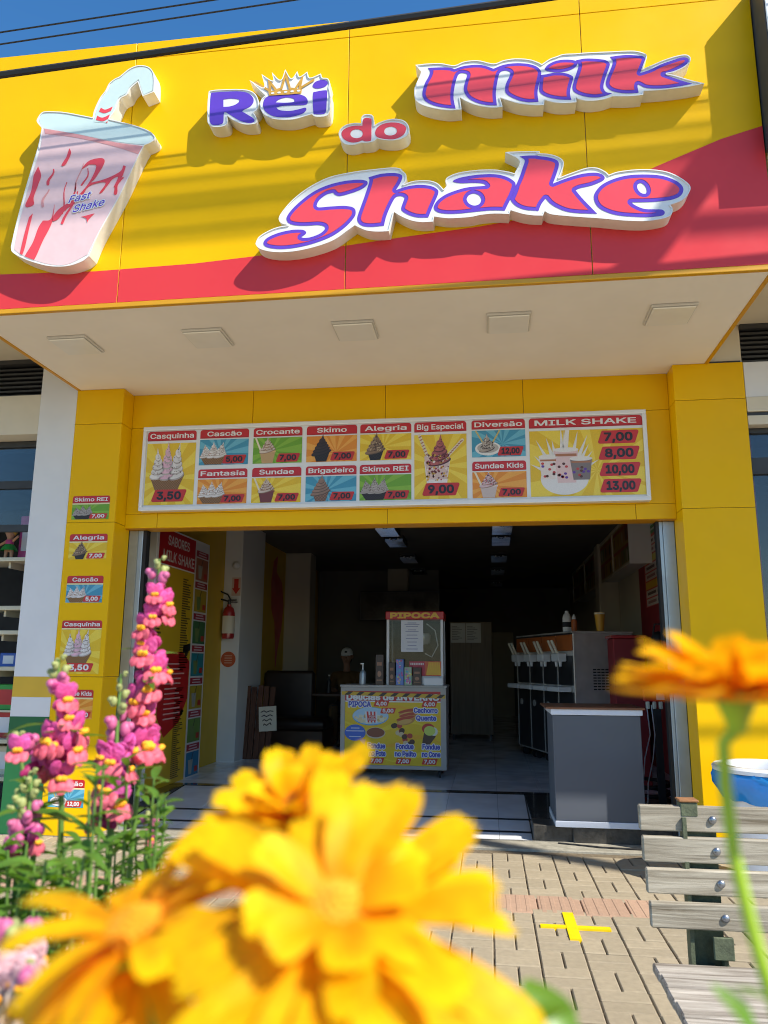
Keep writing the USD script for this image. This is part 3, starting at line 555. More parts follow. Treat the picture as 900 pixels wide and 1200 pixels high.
# ================================================================ RAISED LETTER SIGNS ON THE FASCIA
# outlines on the sign faces, x,z in millimetres; * marks a sharp corner, the rest is a smooth curve
SHAPES = {
    'milk_m': '-317,5212* -236,5208 -174,5198 -144,5184* -79,5201 -1,5201 54,5189 111,5159* 176,5181 253,5185 329,5172 383,5148 412,5113 413,5075 394,4995 387,4945 391,4885* 332,4888 278,4904 224,4934 190,4966 182,4998 190,5042 212,5090 218,5121 186,5138 152,5125 134,5060 122,4973 127,4886* 71,4892 5,4915 -49,4952 -76,4993 -84,5032 -72,5089 -60,5132 -80,5147 -108,5148 -127,5120 -146,5039 -151,4963 -139,4888* -216,4904 -283,4928 -333,4962 -352,4996 -354,5035 -338,5098 -313,5147 -304,5182',
    'milk_dot': '440,5126 465,5154 514,5174 568,5176 622,5166 648,5147 630,5114 587,5094 533,5088 479,5097 447,5109',
    'milk_i': '411,5079* 446,5081 500,5087 564,5077 606,5054 614,5032 598,4973 590,4924 597,4878* 536,4886 493,4897 451,4913 414,4939 399,4969 403,5025',
    'milk_l': '638,5164* 697,5170 771,5159 824,5143 846,5116 840,5085 818,5025 799,4952 813,4913 849,4899* 811,4886 758,4879 706,4887 654,4907 618,4934 608,4966 621,5021 646,5094 652,5131',
    'milk_k': '852,5166* 931,5169 994,5162 1046,5150 1066,5129 1059,5098 1029,5027* 1093,5045 1157,5075 1231,5098 1284,5111 1315,5107 1329,5087 1311,5058 1258,5027 1194,5003 1173,5001* 1233,4968 1293,4937 1338,4917* 1270,4908 1177,4902 1105,4907 1054,4919 1024,4940 1012,4948* 1008,4930 1012,4886* 958,4888 906,4896 855,4915 825,4943 816,4975 829,5024 859,5095 866,5132',
    'milk_box': '-400,5241* -326,5242 -236,5236 -144,5210 -79,5231 11,5230 112,5195 177,5212 254,5217 341,5201 395,5175 421,5156* 471,5189 515,5203 559,5215 634,5212 720,5210 827,5203 933,5197 1006,5189 1058,5168 1077,5140 1058,5086 1044,5050* 1094,5070 1180,5104 1264,5125 1316,5126 1340,5102 1333,5068 1294,5035 1236,5010 1189,5002* 1234,4986 1334,4938 1410,4908* 1311,4895 1166,4889 1042,4892* 1038,4865* 957,4864 853,4874* 789,4857 704,4856 642,4875 626,4889* 628,4854* 556,4855 492,4866 429,4891* 424,4854* 352,4861 266,4882 202,4910 148,4938* 163,4868* 92,4869 5,4893 -61,4928 -110,4965* -100,4875* -183,4877 -272,4899 -350,4932 -395,4969 -408,5015 -406,5066 -383,5128 -364,5178 -372,5199',
    'shake_s': '-724,4415 -780,4426 -871,4424 -972,4405 -1062,4369 -1141,4314 -1208,4251 -1243,4199 -1241,4165 -1221,4144 -1170,4129 -1102,4123 -1034,4122 -994,4109 -990,4088 -1021,4060 -1077,4040 -1122,4036 -1145,4044* -1114,4067 -1118,4085 -1146,4097 -1214,4099 -1294,4086 -1361,4061 -1392,4032 -1388,4002 -1347,3981 -1267,3969 -1165,3974 -1053,3996 -942,4036 -854,4096 -799,4158 -789,4200 -806,4229 -856,4244 -935,4248 -1003,4247 -1039,4250 -1046,4269 -1027,4305 -982,4338 -939,4347* -925,4330 -897,4319 -847,4327 -779,4346 -735,4367 -713,4393',
    'shake_h': '-708,4438* -624,4456 -546,4455 -501,4443 -487,4420 -501,4378 -529,4331* -462,4350 -385,4356 -309,4343 -263,4315 -257,4284 -277,4232 -299,4179 -321,4121* -386,4126 -441,4146 -484,4176 -493,4201 -479,4248 -473,4272 -496,4286 -529,4280 -556,4236 -589,4154 -605,4085* -687,4083 -743,4094 -771,4120 -777,4157 -756,4228 -729,4311 -702,4407',
    'shake_a': '-161,4361 -140,4378 -80,4390 17,4396 103,4390 167,4370 214,4338 231,4304 212,4240 184,4183 159,4131* 87,4139 13,4139 -62,4136 -148,4134 -223,4141 -269,4159 -285,4190 -264,4233 -211,4272 -135,4299 -59,4313 48,4313* 27,4332 -37,4342 -113,4346',
    'shake_a_hole': '-77,4230 -60,4259 -30,4266 2,4250 15,4218 1,4189 -31,4181 -63,4198',
    'shake_k': '261,4503* 320,4504 373,4499 373,4496 439,4480 489,4456 502,4423 485,4361 460,4294* 533,4320 622,4343 699,4349 753,4338 776,4311 762,4288 695,4262 624,4249 596,4237* 637,4174 719,4066* 633,4075 546,4092 482,4124 439,4159 413,4196* 384,4157 366,4113* 288,4127 236,4153 205,4187 197,4217 212,4258 252,4344 280,4426 292,4473',
    'shake_e': '705,4181 721,4223 760,4263 827,4294 915,4312 1022,4309 1117,4292 1189,4257 1229,4217 1235,4180 1214,4145 1160,4125 1075,4120 990,4123 926,4128* 946,4106 998,4077 1061,4069 1103,4063 1118,4044 1101,4024 1026,4020 921,4031 826,4051 752,4088 716,4130',
    'shake_e_hole': '966,4233 976,4251 995,4252 1015,4229 1022,4198 1012,4178 988,4185 971,4208',
    'shake_box': '-1443,4030 -1425,4065 -1374,4098 -1306,4124 -1232,4133* -1279,4152 -1297,4184 -1281,4226 -1221,4302 -1142,4370 -1052,4424 -951,4463 -804,4484 -669,4491 -546,4492 -490,4475 -496,4472 -463,4436 -463,4393 -479,4364* -418,4383 -330,4382 -265,4358 -222,4309* -202,4334 -210,4365 -194,4394 -123,4419 -4,4427 104,4420 189,4398 226,4383* 260,4470 171,4539* 278,4535 384,4526 373,4514 451,4498 511,4467 532,4427 513,4359 498,4329* 568,4354 668,4383 733,4378 781,4348 801,4324* 862,4341 981,4346 1077,4335 1161,4309 1232,4260 1276,4207 1265,4159 1222,4114 1152,4089* 1164,4064 1155,4025 1110,4002 1004,3992 877,4005 739,4030 577,4055 447,4080 404,4106* 390,4076* 328,4083 266,4099 195,4129* 185,4103* 97,4113 12,4111 -63,4101 -191,4103 -283,4122* -291,4087* -364,4089 -430,4106 -495,4141 -539,4174* -543,4162* -572,4042* -643,4044 -709,4055 -754,4076 -793,4100* -842,4065 -931,4005 -1053,3966 -1187,3945 -1312,3948 -1404,3973 -1442,4006',
    'rei_r': '-1809,5170 -1793,5180 -1701,5177 -1615,5171 -1550,5152 -1511,5115 -1504,5079 -1524,5046 -1571,5022 -1581,5011* -1543,4984 -1499,4950 -1493,4926 -1519,4917 -1562,4927 -1605,4949 -1660,4990 -1694,5016* -1709,5012 -1711,4942 -1732,4926 -1764,4924 -1791,4932 -1806,4957 -1810,5016 -1811,5099',
    'rei_r_hole': '-1718,5119* -1666,5120 -1612,5108 -1606,5090 -1632,5069 -1674,5059 -1715,5060*',
    'rei_e': '-1435,5061 -1425,5095 -1389,5114 -1315,5116 -1220,5109 -1157,5090 -1130,5059 -1129,5027 -1155,5018 -1238,5023 -1301,5026 -1343,5019* -1321,4997 -1258,4982 -1196,4987 -1144,4996 -1136,4978 -1163,4952 -1236,4936 -1299,4939 -1362,4954 -1411,4988 -1433,5025',
    'rei_e_hole': '-1350,5058* -1324,5079 -1272,5088 -1224,5072 -1218,5048* -1281,5048',
    'rei_i': '-1092,5095 -1074,5111 -1011,5116 -996,5103 -997,5016 -1003,4947 -1028,4936 -1070,4940 -1086,4956',
    'rei_dot': '-1096,5157 -1081,5185 -1044,5198 -1008,5192 -992,5172 -1007,5147 -1043,5135 -1077,5138',
    'rei_r_box': '-1825,5172 -1810,5194 -1724,5194 -1605,5184 -1529,5164 -1485,5124 -1466,5064 -1475,5018 -1501,4991* -1484,4966 -1475,4936 -1481,4908 -1518,4903 -1572,4911 -1637,4946 -1684,4986* -1680,4956 -1684,4922 -1710,4907 -1763,4906 -1801,4922 -1822,4959 -1827,5053',
    'rei_box': '-1538,5248* -1434,5178 -1454,5285* -1374,5225 -1382,5291* -1319,5225 -1289,5305* -1245,5229 -1204,5281* -1187,5237 -1135,5270* -1116,5221 -1040,5245* -1029,5212 -992,5202 -976,5165 -981,5130 -971,5083 -972,4967 -987,4923 -1028,4913 -1074,4920 -1096,4939* -1132,4931 -1214,4913 -1298,4917 -1372,4935 -1426,4972 -1451,5015 -1456,5057 -1446,5091 -1421,5115*',
    'rei_crown': '-1499,5227* -1390,5148* -1398,5222* -1348,5151* -1311,5159* -1285,5269* -1253,5153* -1216,5143* -1173,5215* -1184,5146* -1091,5201*',
    'rei_band': '-1403,5149* -1326,5146 -1168,5141* -1172,5106* -1283,5108 -1395,5113*',
    'do_d': '-892,4774 -881,4801 -850,4819 -805,4826 -753,4822* -750,4859 -739,4876 -717,4876 -695,4868 -691,4847 -692,4776 -693,4713 -706,4703 -734,4704 -753,4713 -778,4705 -816,4703 -854,4717 -880,4741',
    'do_d_hole': '-832,4768 -821,4792 -791,4799 -760,4786 -749,4762 -760,4739 -790,4732 -820,4744',
    'do_o': '-667,4763 -653,4797 -616,4821 -559,4827 -503,4815 -468,4790 -464,4761 -481,4728 -521,4707 -571,4701 -627,4712 -659,4734',
    'do_o_hole': '-607,4764 -597,4788 -565,4797 -534,4785 -523,4761 -534,4738 -565,4731 -596,4741',
    'do_box': '-910,4776 -897,4810 -863,4835 -812,4844 -761,4839* -761,4875 -746,4898 -717,4902 -685,4889 -676,4859 -672,4813* -635,4834 -572,4849 -515,4845 -471,4825 -446,4787 -443,4745 -465,4712 -509,4694 -565,4692 -621,4703 -653,4716* -677,4697 -709,4690 -740,4691 -759,4694 -797,4684 -835,4684 -873,4698 -899,4732',
    'cup_box': '-3079,5076 -3073,5112 -3049,5146 -3008,5152 -2884,5134 -2744,5094 -2661,5069* -2653,5128 -2620,5219 -2584,5273 -2561,5329 -2523,5362 -2484,5380 -2421,5432 -2355,5454 -2287,5439 -2244,5398 -2226,5330 -2222,5228* -2304,5201* -2348,5321* -2396,5276 -2419,5227 -2470,5196 -2503,5106 -2538,5045* -2456,5016 -2347,4976 -2252,4932 -2196,4884 -2194,4849 -2231,4825 -2263,4814* -2303,4726 -2412,4446 -2545,4159 -2597,4009* -2646,3973 -2747,3946 -2879,3955 -3014,3998 -3112,4045 -3162,4082 -3173,4117* -3152,4299 -3103,4601 -3050,4879 -3037,5022*',
    'cup_lid': '-3063,5082 -3060,5114 -3034,5137 -2882,5119 -2660,5060 -2455,5005 -2346,4966 -2251,4921 -2209,4879 -2213,4851 -2270,4824 -2498,4871 -2772,4953 -2995,5010 -3035,5033',
    'cup_body': '-3030,5021* -2772,4950 -2497,4863 -2272,4810* -2414,4467 -2553,4173 -2611,4023* -2749,3962 -2880,3971 -3016,4018 -3107,4065 -3151,4101* -3132,4298 -3088,4585 -3035,4864',
    'cup_band': '-3020,5023* -2772,4953 -2498,4873 -2276,4811* -2305,4752* -2495,4831 -2769,4922 -3008,4976*',
    'straw': '-2650,5035* -2639,5127 -2608,5214 -2572,5268 -2547,5324 -2516,5354 -2476,5369 -2413,5420 -2354,5439 -2293,5428 -2254,5391 -2239,5332 -2236,5241* -2298,5215* -2344,5343* -2403,5291 -2430,5239 -2484,5205 -2516,5100 -2547,5017*',
    'straw_stripe_a': '-2606,5141* -2571,5123 -2519,5141* -2530,5109* -2576,5095 -2618,5113*',
    'straw_stripe_b': '-2628,5080* -2587,5061 -2535,5081* -2545,5049* -2584,5032 -2635,5047*',
    'straw_stripe_c': '-2563,5016* -2548,5032* -2551,5001*',
    'drip_a': '-2813,4843* -2799,4799 -2831,4718 -2861,4713 -2830,4774*',
    'drip_b': '-3034,4721* -3006,4649 -3020,4580 -3044,4484 -3038,4428 -3083,4411 -3099,4433 -3068,4528 -3061,4653*',
    'drip_c': '-2707,4672 -2659,4730 -2581,4744 -2546,4727 -2555,4679 -2607,4586 -2631,4561 -2527,4580 -2426,4626 -2404,4673* -2387,4664* -2404,4597 -2444,4517 -2463,4512* -2436,4586 -2475,4575 -2504,4536 -2545,4478 -2565,4473* -2525,4552 -2642,4534 -2700,4442 -2799,4368 -2846,4303 -2891,4293 -2853,4372 -2728,4458 -2645,4562 -2602,4683 -2657,4702*',
    'drip_d': '-3038,4359* -3053,4251 -3071,4103 -3091,4037 -3102,4051 -3087,4185 -3062,4334*',
    'drip_e': '-2899,4307 -2883,4416* -2890,4279 -2943,4147 -2990,4016 -3028,3999 -3070,4022 -3015,4139 -2986,4246 -2958,4298*',
    'drip_f': '-2732,4349* -2701,4306 -2585,4324* -2621,4286 -2632,4260* -2648,4295 -2715,4314*',
}
def outline(key, n=5, closed=True):
    pts, co = [], []
    for t in SHAPES[key].split():
        co.append(t.endswith('*')); pts.append([float(v) / 1000 for v in t.rstrip('*').split(',')])
    P = np.array(pts); k = len(P); out = []
    for i in range(k):
        p0, p1, p2, p3 = P[i - 1], P[i], P[(i + 1) % k], P[(i + 2) % k]
        m1 = V(*((p2 - p1) if co[i] else (p2 - p0) / 2)); m2 = V(*((p2 - p1) if co[(i + 1) % k] else (p3 - p1) / 2))
        for j in range(n):
            t = j / n; out.append((2 * t**3 - 3 * t**2 + 1) * p1 + (t**3 - 2 * t**2 + t) * m1 + (-2 * t**3 + 3 * t**2) * p2 + (t**3 - t**2) * m2)
    p = Polygon(out); return p if p.is_valid else p.buffer(0)
def outer(p):
    return unary_union([Polygon(g.exterior) for g in polys(p)])
YF = FY - .10
def sign_box(t, p):
    part(t, 'sign_box', ext(p, .098, (0, FY - .0015, 0)), 'sign_side'); part(t, 'sign_face', ext(p.buffer(-.0015), .0015, (0, FY - .0998, 0)), 'sign_white')
    rim = p.difference(p.buffer(-.006)); part(t, 'sign_rim', ext(rim, .006, (0, FY - .1014, 0)), 'sign_white')
def layer(t, name, p, m, k): part(t, name, ext(p, .0015, (0, YF - .0018 - .0016 * k, 0)), m)
s1 = thing('milk_sign', 'raised sign reading Milk in red slanting letters, upper right', 'sign', (.75, FY, 4.9))
sign_box(s1, outline('milk_box'))
for k in ('m', 'dot', 'i', 'l', 'k'):
    p = outline('milk_' + k); layer(s1, 'letter_outline', p, 'sign_purple', 0); layer(s1, 'letter', p.buffer(-.022, join_style=1), 'sign_red', 1)
s2 = thing('shake_sign', 'raised sign reading Shake in red slanting letters, lowest of the signs', 'sign', (.2, FY, 4.3))
sign_box(s2, outline('shake_box'))
H_ = unary_union([outline('shake_a_hole'), outline('shake_e_hole')])
sk = [outline('shake_' + k) for k in ('s', 'h', 'a', 'k', 'e')]
for i, p in enumerate(sk):
    p = p.difference(H_) if i in (2, 4) else p
    for q in sk[:i]: p = p.difference(q.buffer(.0005))
    layer(s2, 'letter_outline', p, 'sign_purple', 0); layer(s2, 'letter', p.buffer(-.024, join_style=1), 'sign_red', 1)
s3 = thing('rei_sign', 'raised sign reading Rei in purple letters under a gold crown', 'sign', (-1.4, FY, 5.0))
sign_box(s3, outline('rei_r_box')); sign_box(s3, outline('rei_box').difference(outline('rei_r_box').buffer(.001)))
for p in (outline('rei_r').difference(outline('rei_r_hole')), outline('rei_e').difference(outline('rei_e_hole')), outline('rei_i'), outline('rei_dot')): layer(s3, 'letter', p, 'sign_purple', 0)
cp = [[float(v) / 1000 for v in q.rstrip('*').split(',')] for q in SHAPES['rei_crown'].split()]
layer(s3, 'crown', unary_union([LineString(cp).buffer(.008, join_style=2), outline('rei_band')]), 'sign_gold', 2)
bb = outline('rei_band').bounds; layer(s3, 'crown_gem', unary_union([ell(bb[0] + (bb[2] - bb[0]) * (k + .7) / 5.2, (bb[1] + bb[3]) / 2, .012, .007, 4) for k in range(5)]), 'sign_white', 3)
s4 = thing('do_sign', 'small raised sign reading do in round red letters', 'sign', (-.6, FY, 4.8))
sign_box(s4, outline('do_box'))
for a in ('d', 'o'): layer(s4, 'letter', outline('do_' + a).difference(outline(f'do_{a}_hole')), 'sign_red', 0)
s5 = thing('cup_sign', 'raised sign shaped as a pink milkshake cup with a bent straw', 'sign', (-3, FY, 4.5))
sign_box(s5, outline('cup_box'))
body = outline('cup_body'); layer(s5, 'cup', body, 'cup_pink', 0); layer(s5, 'lid', outline('cup_lid').difference(body), 'cup_mint', 0); layer(s5, 'foam_band', outline('cup_band').intersection(body), 'cup_rose', 1)
layer(s5, 'straw', outline('straw'), 'cup_mint', 1)
for k in 'abc': layer(s5, 'straw_stripe', outline('straw_stripe_' + k).intersection(outline('straw')), 'sign_red', 2)
for k in 'abcdef': layer(s5, 'syrup_drip', outline('drip_' + k).intersection(body), 'sign_red', 2)
rd = random.Random(12)
for k in range(9):
    bx0, bz0, bx1, bz1 = body.bounds; x, z = bx0 + (bx1 - bx0) * rd.uniform(.12, .85), bz0 + (bz1 - bz0) * rd.uniform(.25, .8); ln = rd.uniform(.10, .26); lean = rd.uniform(.1, .45)
    pth = [(x + lean * ln * q - .012 * math.sin(q * 5 + k), z + ln * (q - .5)) for q in np.linspace(0, 1, 7)]; w_ = rd.uniform(.005, .012)
    layer(s5, 'syrup_drip', unary_union([LineString(pth[i:i + 2]).buffer(w_ * (1 - .11 * i)) for i in range(6)]).intersection(body), 'sign_red' if k % 3 else 'cup_rose', 1.5)
bx_ = body.bounds
for wd, dx, dz in (('Fast', .42, .43), ('Shake', .46, .36)):
    q = affinity.rotate(affinity.skew(affinity.scale(text_poly(wd, False), .058, .050, origin=(0, 0)), xs=28, origin=(0, 0)), 10, origin=(0, 0)); q = affinity.translate(q, bx_[0] + (bx_[2] - bx_[0]) * dx, bx_[1] + (bx_[3] - bx_[1]) * dz)
    layer(s5, 'lettering_outline', q.buffer(.006), 'sign_white', 3); layer(s5, 'lettering', q, 'sign_purple', 4)

# ================================================================ MENU BOARD OVER THE OPENING
mb = thing('menu_board', 'long framed menu board of priced ice creams over the opening', 'menu board', (-.83, .15, 2.98))
MX0, MX1, MZ0, MZ1, MY = -2.945, 1.293, 2.612, 3.358, .10
part(mb, 'backing', box(MX0 + .02, MX1 - .02, MY + .022, .189, MZ0 + .02, MZ1 - .02), 'white_plastic')
for a, b, c, d_ in ((MX0, MX1, MZ0, MZ0 + .034), (MX0, MX1, MZ1 - .034, MZ1), (MX0, MX0 + .030, MZ0 + .0342, MZ1 - .0342), (MX1 - .030, MX1, MZ0 + .0342, MZ1 - .0342)): part(mb, 'frame_rail', box(a, b, MY, .189, c, d_, .004), 'white_plastic')
T1, T0, U1, U0 = 3.318, 3.003, 2.966, 2.662
items = [(-2.907, -2.465, T1, U0, 'Casquinha', '3,50', 'y', 'three_pink'), (-2.431, -1.996, T1, T0, 'Cascão', '5,00', 'b', 'three'), (-2.431, -1.996, U1, U0, 'Fantasia', '7,00', 'o', 'three'), (-1.954, -1.527, T1, T0, 'Crocante', '7,00', 'g', 'crunch'), (-1.954, -1.527, U1, U0, 'Sundae', '7,00', 'y', 'sundae'),
         (-1.488, -1.056, T1, T0, 'Skimo', '7,00', 'o', 'dip'), (-1.488, -1.056, U1, U0, 'Brigadeiro', '7,00', 'b', 'brown'), (-1.029, -.598, T1, T0, 'Alegria', '7,00', 'y', 'nuts'), (-1.029, -.598, U1, U0, 'Skimo REI', '7,00', 'g', 'three_dark'), (-.573, -.141, T1, U0, 'Big Especial', '9,00', 'y', 'big'),
         (-.098, .336, T1, T0, 'Diversão', '12,00', 'b', 'plate'), (-.098, .336, U1, U0, 'Sundae Kids', '7,00', 'o', 'kids'), (.368, 1.262, T1, U0, 'MILK SHAKE', ('7,00', '8,00', '10,00', '13,00'), 'y', 'shakes')]
for i, (a, b, t1, t0, ti, pr_, pal, kd) in enumerate(items):
    P = Print((a, MY + .0205, t0), (1, 0, 0), (0, 0, 1)); menu_item(P, 0, b - a, 0, t1 - t0, ti, pr_, pal, kd, 10 + i, hdr=.078 if t1 - t0 < .5 else .086); P.build(mb, 'menu_panel')
# stickers on the left pillar
for i, (a, b, t1, t0, ti, pr_, pal, kd, lb) in enumerate([(-3.322, -3.152, 2.729, 2.526, 'Skimo REI', '7,00', 'g', 'three_dark', ''), (-3.485, -3.147, 2.40, 2.185, 'Alegria', '7,00', 'y', 'nuts', ''), (-3.476, -3.155, 2.046, 1.824, 'Cascão', '5,00', 'b', 'three', ''), (-3.487, -3.137, 1.677, 1.245, 'Casquinha', '3,50', 'y', 'three_pink', ''), (-3.458, -3.165, 1.12, .89, 'Sundae Kids', '7,00', 'o', 'kids', ''), (-3.453, -3.174, .759, .568, 'Fantasia', '7,00', 'o', 'three', ''), (-3.479, -3.179, .425, .215, 'Diversão', '12,00', 'b', 'plate', '')]):
    a, b = (-3.488, -3.152) if i == 0 else (a, b)
    P = Print((a, -.0005, t0), (1, 0, 0), (0, 0, 1)); menu_item(P, 0, b - a, 0, t1 - t0, ti, pr_, pal, kd, 40 + i, hdr=.062, tcol=WHITE, tagcol=(.55, .02, .02))
    P.add(sbox(0, t1 - t0 - .062 - .012, b - a, t1 - t0 - .062), (.72, .65, .35), 2)
    P.build('/World', 'price_sticker', label=f'{ti} price sticker on the left yellow pillar, showing {pr_}', category='sticker', group='price stickers on the left pillar')

# ================================================================ POWER LINES, POLE AND STREET LAMP (their shadows fall on the fascia)
def wire(a, b, sag, r, label, n=24):
    t = np.linspace(0, 1, n); p = np.outer(1 - t, a) + np.outer(t, b); p[:, 2] -= sag * 4 * t * (1 - t)
    solo('power_line', rings(p, r, 6), 'cable_black', label, 'wire', 'power lines along the street')
def through(x0, z0, x1, z1, y, ext_=9.0):
    k = (z1 - z0) / (x1 - x0); return V(x0 - ext_, y, z0 - k * ext_), V(x1 + ext_, y, z1 + k * ext_)
for (q, r, y, lb) in (((-3.208, 5.539, -1.703, 5.609), .0055, -1.9, 'thin upper power line crossing the sky at the top left'), ((-3.197, 5.444, -1.155, 5.54), .0055, -1.9, 'thin lower power line crossing the sky at the top left'), ((-2.938, 4.919, .306, 5.06), .021, -2.2, 'thick black cable crossing the top of the yellow fascia')):
    a, b = through(*q, y); wire(a, b, .0, r, lb)
for k, (zf, dy, r) in enumerate([(4.20, 2.6, .020), (4.29, 2.4, .017), (4.40, 2.1, .020), (4.50, 2.3, .026), (4.63, 1.9, .019), (4.78, 2.8, .017)]):   # bundle overhead, out of the picture
    x0 = 1.65 * dy; zz = zf + 2.0 * dy; y = FY - dy
    wire(V(-9 + x0, y, zz - .03 * 7), V(11 + x0, y, zz + .03 * 12), .02, r, 'overhead power line above the picture, ' + ['lowest over the pavement', 'second lowest', 'third lowest', 'third highest', 'second highest', 'highest'][k] + ' of the bundle')
pl = thing('street_lamp', 'street lamp on a concrete pole beyond the right edge of the picture', 'street lamp', (8.0, -4.6, 0))
part(pl, 'pole', rings([V(8.0, -4.6, -.2), V(8.0, -4.6, 10.8)], [.15, .10], 14), 'concrete', 40); part(pl, 'arm', rings([V(8.0, -4.6, 10.2), V(6.9, -4.25, 9.52), V(5.8, -3.9, 8.83), V(4.75, -3.57, 8.17)], [.04] * 4, 10), 'steel', True)
hx, hy = nz(V(.5, -.5, .5)), nz(V(.55, .15, .75)); hy = nz(hy - hx * (hx @ hy)); part(pl, 'lamp_head', xf(ball((0, 0, 0), (.17, .38, .12), 2), V(4.50, -3.5, 8.10), hx, hy, np.cross(hx, hy)), 'steel', True)

# ================================================================ INSIDE THE SHOP
FZ = .12
# grey counter
t = thing('counter', 'dark grey counter with white edges and a brown top, by the entrance', 'counter', (.84, .68, FZ))
part(t, 'body', box(.494, 1.165, .375, .98, FZ + .045, .955, .004), 'counter_grey'); part(t, 'base_trim', box(.488, 1.171, .368, .985, FZ, FZ + .044, .003), 'counter_trim')
part(t, 'top_trim', box(.482, 1.182, .362, .99, .956, 1.0, .004), 'counter_trim'); part(t, 'worktop', box(.44, 1.20, .345, 1.0, 1.0005, 1.016, .004), 'counter_top')
# food cart with poster
CX0, CX1, CY0, CZ1 = -1.652, -.470, 2.728, 1.108
t = thing('food_cart', 'white cart with a yellow poster of winter treats, popcorn machine on top', 'cart', (-1.06, 3.0, FZ))
part(t, 'cabinet', box(CX0, CX1, CY0 + .012, 3.30, FZ + .09, CZ1 - .025, .006), 'cart_frame'); part(t, 'top_board', box(CX0 - .01, CX1 + .012, CY0 - .005, 3.31, CZ1 - .0245, CZ1, .005), 'cart_frame')
for a, b, c, d_ in ((CX0, CX0 + .05, FZ + .088, CZ1 - .027), (CX1 - .06, CX1, FZ + .088, CZ1 - .027), (CX0 + .0502, CX1 - .0602, FZ + .088, FZ + .128), (CX0 + .0502, CX1 - .0602, CZ1 - .068, CZ1 - .027)): part(t, 'frame_rail', box(a, b, CY0, CY0 + .0115, c, d_, .002), 'cart_frame')
for x in (CX0 + .08, CX1 - .08):
    for y in (CY0 + .08, 3.2): part(t, 'castor', cyl(V(x - .012, y, FZ + .042), V(x + .012, y, FZ + .042), .042), 'black_rubber', 40)
PW, PH = CX1 - CX0 - .11, CZ1 - FZ - .196
P = Print((CX0 + .05, CY0 + .009, FZ + .128), (1, 0, 0), (0, 0, 1)); Yl = (.74, .50, .008)
P.rect(0, PW, 0, PH, Yl, 1)
for k in range(5): q = [(0, PH * (.1 + .2 * k))] + [(PW * u / 12, PH * (.1 + .2 * k) + .05 * math.sin(u * .7 + k)) for u in range(13)] + [(PW * u / 12, PH * (.14 + .2 * k) + .06 * math.sin(u * .7 + k + .4)) for u in range(12, -1, -1)]; P.add(Polygon(q).buffer(0).intersection(sbox(0, 0, PW, PH)), (.78, .42, .01) if k % 2 else (.80, .60, .03), 1.5)
P.rect(0, PW, PH * .865, PH, (.52, .012, .02), 2); P.rect(0, PW, PH * .85, PH * .866, WHITE, 2.5)
P.text('Delícias de INVERNO', PW / 2, PH * .882, .062, WHITE, 4, w=PW * .97, fat=.003, outline=.005, ocol=(.3, .01, .01))
for tx, x, y, h_, w_ in (('PIPOCA', .155, .785, .055, .25), ('Cachorro', .845, .715, .048, .26), ('Quente', .85, .61, .048, .22), ('Fondue', .335, .225, .05, .19), ('no Pote', .345, .125, .05, .18), ('Fondue', .63, .225, .05, .19), ('no Palito', .635, .125, .05, .23), ('Fondue', .90, .225, .05, .19), ('no Cone', .90, .125, .05, .20)):
    P.text(tx, PW * x, PH * y, h_, (.05, .07, .42), 6, w=w_ * PW / 1.07, fat=.002, outline=.008, ocol=(.75, .75, .78))
P.add(ell(PW * .27, PH * .655, PW * .19, PH * .125, 12), (.10, .35, .62), 3); P.add(ell(PW * .27, PH * .66, PW * .185, PH * .115, 12), (.42, .62, .75), 3.3)
pr2 = random.Random(5)
for k in range(60):
    a_ = pr2.uniform(0, 6.28); q = math.sqrt(pr2.random()); xx, yy = PW * (.27 + .165 * q * math.cos(a_)), PH * (.62 + .055 * q * math.sin(a_)); P.add(ell(xx, yy, .018, .015, 3), pr2.choice([(.72, .62, .35), (.75, .7, .5), (.6, .42, .14)]), 3.6 + k * .002)
for k in range(7): P.add(Polygon([(PW * (.225 + .0165 * k), PH * .57), (PW * (.2415 + .0165 * k), PH * .57), (PW * (.248 + .0185 * k - .03 + .01), PH * .72), (PW * (.23 + .0185 * k - .03 + .01), PH * .72)]), ((.6, .03, .03) if k % 2 else WHITE), 4)
P.text('POP', PW * .285, PH * .635, .022, WHITE, 5, outline=.006, ocol=(.55, .03, .03)); P.text('CORN', PW * .285, PH * .60, .022, WHITE, 5, outline=.006, ocol=(.55, .03, .03))
for tx, x, y in (('4,00', .30, .79), ('5,00', .37, .695), ('6,00', .80, .79), ('7,00', .53, .02), ('7,00', .80, .02), ('7,00', .25, .02)): P.tag(tx, PW * x, PH * y, .18, .062, (.58, .03, .015), WHITE, 7)
for k, (dx, dy) in enumerate(((.0, .10), (.01, .05), (-.02, 0))):
    P.add(affinity.rotate(ell(PW * (.66 + dx), PH * (.60 + dy), .10, .045, 8), 12), (.50, .24, .05), 3.2 + k * .5); P.add(affinity.rotate(ell(PW * (.655 + dx), PH * (.635 + dy), .105, .018, 6), 12), (.45, .05, .02), 3.4 + k * .5)
    P.add(affinity.rotate(ell(PW * (.645 + dx), PH * (.585 + dy), .085, .026, 6), 12), (.66, .38, .10), 3.5 + k * .5)
P.add(unary_union([ell(PW * .11, PH * .43, PW * .11, PH * .11, 10), Polygon([(PW * .1, PH * .36), (PW * .22, PH * .34), (PW * .21, PH * .25), (PW * .16, PH * .33)])]), (.03, .13, .55), 3)
for k, w_ in enumerate((.09, .19, 0, .12)):
    if w_: P.rect(PW * (.11 - w_ / 2), PW * (.11 + w_ / 2), PH * (.485 - .038 * k), PH * (.497 - .038 * k), (.55, .62, .75), 4)
